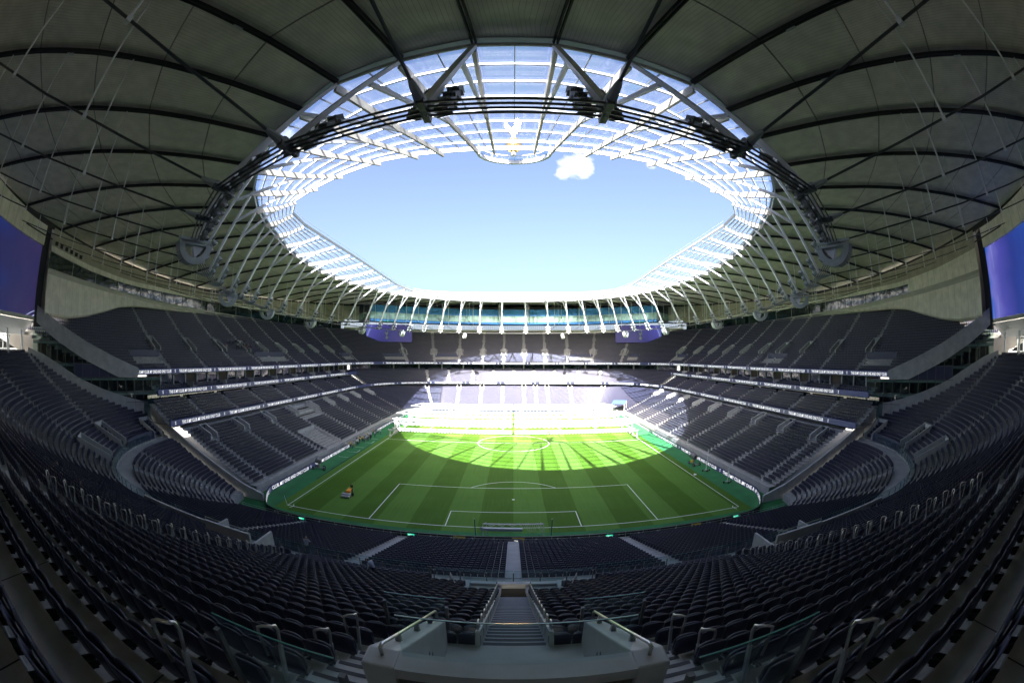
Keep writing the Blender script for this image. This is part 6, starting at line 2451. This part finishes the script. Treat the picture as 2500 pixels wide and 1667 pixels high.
def human(pose, fingers=False):
    """one continuous body grown over a skeleton; pose overrides joints. Faces the +y direction. slots: shirt, trousers, skin, hair, shoes"""
    J = dict(pelvis=(0, 0, .94), waist=(0, 0, 1.10), chest=(0, 0, 1.32), neck0=(0, -.01, 1.46), neck=(0, 0, 1.53), head=(0, .015, 1.62), crown=(0, .0, 1.735), nose=(0, .10, 1.62),
             shL=(-.18, 0, 1.43), elL=(-.24, -.02, 1.16), wrL=(-.25, .06, .92), haL=(-.25, .09, .83), shR=(.18, 0, 1.43), elR=(.24, -.02, 1.16), wrR=(.25, .06, .92), haR=(.25, .09, .83),
             hiL=(-.095, 0, .90), knL=(-.10, .02, .50), anL=(-.105, -.01, .09), toL=(-.12, .15, .04), hiR=(.095, 0, .90), knR=(.10, .02, .50), anR=(.105, -.01, .09), toR=(.12, .15, .04))
    J.update(pose)
    R = dict(pelvis=.155, waist=.14, chest=.165, neck0=.085, neck=.058, head=.092, crown=.07, nose=.03, sh=.075, el=.046, wr=.032, ha=.038, hi=.098, kn=.062, an=.042, to=.035)
    E = [('pelvis', 'waist', 0), ('waist', 'chest', 0), ('chest', 'neck0', 0), ('neck0', 'neck', 2), ('neck', 'head', 2), ('head', 'crown', 3), ('head', 'nose', 2)]
    for s in 'LR':
        E += [('chest', 'sh' + s, 0), ('sh' + s, 'el' + s, 0), ('el' + s, 'wr' + s, 0), ('wr' + s, 'ha' + s, 2), ('pelvis', 'hi' + s, 1), ('hi' + s, 'kn' + s, 1), ('kn' + s, 'an' + s, 1), ('an' + s, 'to' + s, 4)]
        if fingers:
            w, h = np.array(J['wr' + s]), np.array(J['ha' + s])
            d = (h - w) / np.linalg.norm(h - w)
            sd = np.cross(d, (0, 1, .3)); sd /= np.linalg.norm(sd)
            for q in range(4):
                a = h + sd * (.016 * (q - 1.5))
                J['f%d%s' % (q, s)] = tuple(a + d * (.05 + .008 * (1.5 - abs(q - 1.5))))
                J['g%d%s' % (q, s)] = tuple(a + d * (.075 + .01 * (1.5 - abs(q - 1.5))) + np.array((0, .02, -.01)))
                E += [('ha' + s, 'f%d%s' % (q, s), 2), ('f%d%s' % (q, s), 'g%d%s' % (q, s), 2)]
            J['t' + s] = tuple(w + d * .05 + sd * .05); E.append(('wr' + s, 't' + s, 2))
    names = list(J)
    idx = {n: i for i, n in enumerate(names)}
    me = bpy.data.meshes.new('body')
    me.from_pydata([J[n] for n in names], [(idx[a], idx[b]) for a, b, m in E], [])
    o = bpy.data.objects.new('body', me)
    COL.objects.link(o)
    sk = o.modifiers.new('skin', 'SKIN')
    sk.use_smooth_shade = True
    lay = me.skin_vertices[0].data if me.skin_vertices else None
    if lay is None:
        bm_ = bmesh.new(); bm_.from_mesh(me); bm_.verts.layers.skin.verify(); bm_.to_mesh(me); bm_.free()
        lay = me.skin_vertices[0].data
    for n, i in idx.items():
        k = n[:-1] if n[-1] in 'LR' else n
        r = R.get(k, .0095 if k[0] in 'fgt' else .05)
        lay[i].radius = (r, r * (.78 if k in ('chest', 'waist', 'pelvis') else 1.0))
        lay[i].use_root = (n == 'pelvis')
    ss_ = o.modifiers.new('sub', 'SUBSURF'); ss_.levels = 1; ss_.render_levels = 1
    bpy.context.view_layer.update()
    m2 = bpy.data.meshes.new_from_object(o.evaluated_get(bpy.context.evaluated_depsgraph_get()))
    bpy.data.objects.remove(o)
    A = np.array([J[a] for a, b, m in E]); B = np.array([J[b] for a, b, m in E]); S = [m for a, b, m in E]
    mi = []
    for p in m2.polygons:
        c = np.array(p.center)
        t = np.clip(((c - A) * (B - A)).sum(1) / ((B - A) ** 2).sum(1), 0, 1)
        d = np.linalg.norm(c - (A + (B - A) * t[:, None]), axis=1)
        k = S[int(np.argmin(d))]
        hd = np.array(J['head']); cr = np.array(J['crown']); no_ = np.array(J['nose'])
        if k in (2, 3) and np.linalg.norm(c - hd) < .2:
            upd = (c - hd) @ ((cr - hd) / np.linalg.norm(cr - hd)); fr = (c - hd) @ ((no_ - hd) / np.linalg.norm(no_ - hd))
            k = 3 if (upd > .055 or fr < -.02) and upd > -.05 else 2
        mi.append(k)
    for k in range(5):
        m2.materials.append(SKIN)
    m2.polygons.foreach_set('material_index', mi)
    m2.polygons.foreach_set('use_smooth', [True] * len(m2.polygons))
    # eyes, brows and mouth as small dark facets on the face
    return m2, J


def face(t, J, rot, loc):
    h, n_, c = (np.array(J[k]) for k in ('head', 'nose', 'crown'))
    f = (n_ - h) / np.linalg.norm(n_ - h); u = (c - h); u -= f * (u @ f); u /= np.linalg.norm(u); s = np.cross(f, u)
    for nm, pts in (('eyes', [(-.032, .022), (.032, .022)]), ('mouth', [(0, -.045)])):
        mb = MB()
        for a, b in pts:
            mb.box(h + f * .088 + s * a + u * b, (.022 if nm == 'eyes' else .04, .01, .009), 0, (s, f, u))
        local(t, mb.mesh(nm, MT['black']), nm)
    mb = MB()
    for sg in (-1, 1):
        mb.box(h + s * .09 * sg, (.018, .035, .055), 0, (s, f, u))
    local(t, mb.mesh('ears', SKIN), 'ears')


def person(mesh, J, loc, rotz, cols, label, group=None, tilt=None, with_face=False, scale=1.0):
    t = thing('person', label, 'person', loc, group)
    t.rotation_euler = (0, 0, rotz)
    t.scale = (scale,) * 3
    b = local(t, mesh, 'body')
    for i, m in enumerate(cols):
        b.material_slots[i].link = 'OBJECT'
        b.material_slots[i].material = m
    if with_face:
        face(t, J, rotz, loc)
    return t


stand, SJ = human({})
walk, WJ = human(dict(knL=(-.10, .20, .52), anL=(-.10, .24, .10), toL=(-.11, .40, .07), knR=(.10, -.02, .50), anR=(.10, -.26, .12), toR=(.11, -.12, .05), elL=(-.24, -.14, 1.18), wrL=(-.25, -.10, .93), haL=(-.25, -.08, .84), wrR=(.24, .22, .97), haR=(.23, .28, .90)))
lean, LJ = human(dict(chest=(0, .08, 1.30), neck0=(0, .12, 1.43), neck=(0, .15, 1.50), head=(0, .18, 1.58), crown=(0, .19, 1.70), nose=(0, .28, 1.55), shL=(-.18, .10, 1.40), shR=(.18, .10, 1.40),
                      elL=(-.30, .28, 1.20), wrL=(-.24, .48, 1.12), haL=(-.20, .56, 1.09), elR=(.26, .22, 1.18), wrR=(.22, .42, 1.08), haR=(.20, .50, 1.05)), fingers=True)
stoop, PJ = human(dict(waist=(0, .06, 1.08), chest=(0, .20, 1.25), neck0=(0, .30, 1.35), neck=(0, .36, 1.39), head=(0, .43, 1.43), crown=(0, .47, 1.53), nose=(0, .50, 1.35), shL=(-.18, .22, 1.33), shR=(.18, .22, 1.33),
                       elL=(-.24, .22, 1.06), wrL=(-.22, .34, .85), haL=(-.21, .38, .76), elR=(.25, .18, 1.06), wrR=(.24, .26, .82), haR=(.23, .30, .73),
                       knL=(-.10, .14, .50), anL=(-.10, .12, .09), toL=(-.11, .27, .04), anR=(.10, -.14, .10), toR=(.11, .0, .04)), fingers=True)
push, MJ = human(dict(elL=(-.24, .12, 1.18), wrL=(-.2, .36, 1.08), haL=(-.18, .43, 1.05), elR=(.24, .12, 1.18), wrR=(.2, .36, 1.08), haR=(.18, .43, 1.05), knL=(-.10, .16, .5), anL=(-.1, .16, .1), toL=(-.11, .32, .05), anR=(.1, -.2, .1), toR=(.11, -.05, .05)))


def row_z(y):
    k = int(np.clip((CY0 - y - 24.5) / .85, 0, 40))
    return SROW_U[k][1]


person(lean, LJ, (-15.35, -25.6, row_z(-25.6)), math.radians(8), [CLOTH['lilac'], CLOTH['dark'], SKIN, HAIRS[0], SHOE], 'grey-haired person in a pale lilac shirt leaning on the rail at the aisle front', with_face=True)
person(stoop, PJ, (-8.8, -28.35, row_z(-28.2)), math.radians(72), [CLOTH['blue'], CLOTH['black'], SKIN, HAIRS[1], SHOE], 'dark-haired person in a light blue shirt stooping among the seats', with_face=True)
# mower and the person walking behind it
mw = thing('lawn_mower', 'orange walk-behind mower with a grey cutting deck on the left of the pitch', 'mower', (-26.7, 7.4, 0))
MT['orange_paint'] = mat('orange_paint', (0.85, 0.30, 0.02), .4)
mb = MB(); mb.box((-26.7, 7.2, .42), (1.5, .75, .55)); mb.cyl((-26.7, 6.75, .25), .25, 1.5, (1, 0, 0), 12)
w_ = mb.build('cutting_deck', MT['galv'], mw); bv = w_.modifiers.new('bevel', 'BEVEL'); bv.width = .1; bv.segments = 2
MB().box((-26.55, 7.75, .78), (.75, .55, .55)).build('engine_cover', MT['orange_paint'], mw).modifiers.new('bevel', 'BEVEL').width = .08
for s in (-1, 1):
    MB().tube([(-26.55 + .35 * s, 7.7, .6), (-26.55 + .3 * s, 8.6, 1.05), (-26.55 + .25 * s, 8.95, 1.1)], .05, 6).build('handle', MT['orange_paint'], mw)
    MB().cyl((-26.6 + .7 * s, 8.0, .3), .3, .2, (1, 0, 0), 12).build('wheel', MT['rubber'], mw)
MB().add([(-26.85, 7.9, 1.0), (-26.25, 7.9, 1.0), (-26.3, 8.6, 1.1), (-26.8, 8.6, 1.1), (-26.85, 7.9, .6), (-26.25, 7.9, .6), (-26.3, 8.5, .75), (-26.8, 8.5, .75)], [(0, 1, 2, 3), (4, 7, 6, 5), (0, 4, 5, 1), (1, 5, 6, 2), (2, 6, 7, 3), (3, 7, 4, 0)]).build('grass_box', MT['orange_paint'], mw)
person(push, MJ, (-26.5, 9.35, 0), math.radians(180), [CLOTH['black'], CLOTH['navy'], SKIN, HAIRS[1], SHOE], 'person in dark clothes pushing the orange mower', with_face=True)

tops = ['white', 'white', 'lilac', 'navy', 'black', 'blue', 'grey', 'yellow', 'khaki', 'white', 'black']
legs = ['jeans', 'navy', 'black', 'khaki', 'jeans', 'dark']
done = []
tries = 0
while len(done) < 34 and tries < 4000:
    tries += 1
    f = RNG.random() ** 1.25
    x, y = -40.6 + 2.0 * RNG.random() + 1.0 * f, 38.2 + 20 * f
    if x < -40.2 and y < 41.5:
        continue
    if all((x - a) ** 2 + (y - b) ** 2 > .45 for a, b in done):
        done.append((x, y))
        i = len(done)
        tp, lg_ = tops[RNG.integers(len(tops))], legs[RNG.integers(len(legs))]
        m, J = ((stand, SJ), (walk, WJ))[int(RNG.random() < .35)]
        person(m, J, (x, y, 0), RNG.random() * 6.28, [CLOTH[tp], CLOTH[lg_], SKIN, HAIRS[RNG.integers(3)], SHOE],
               'person in a %s top and %s trousers in the crowd by the left touchline' % (tp, lg_), 'people in %s tops and %s trousers by the left touchline' % (tp, lg_), scale=.94 + .1 * RNG.random())
done = []
while len(done) < 20:
    k = int(RNG.integers(8, 13))
    yy = 33.5 + 12.5 * RNG.random()
    if any(abs(k - a) < 1 and abs(yy - b) < .55 for a, b in done):
        continue
    done.append((k, yy))
    a = sl(RIB1, -67.5, yy)
    P, T, N = RIB1.at([a], UPROWS[k][0] + .25)
    tp = ['black', 'navy', 'black', 'dark', 'grey', 'white', 'khaki'][RNG.integers(7)]
    if len(done) == 7:
        tp = 'orange'
    m, J = ((stand, SJ), (walk, WJ))[len(done) % 2]
    person(m, J, (P[0][0], P[0][1], UPROWS[k][1]), math.radians(-90) + RNG.normal() * .5, [CLOTH[tp], CLOTH['jeans' if len(done) % 3 else 'dark'], SKIN, HAIRS[RNG.integers(3)], SHOE],
           'person in a %s top standing among the upper left seats' % tp, 'people in %s tops among the upper left seats' % tp)
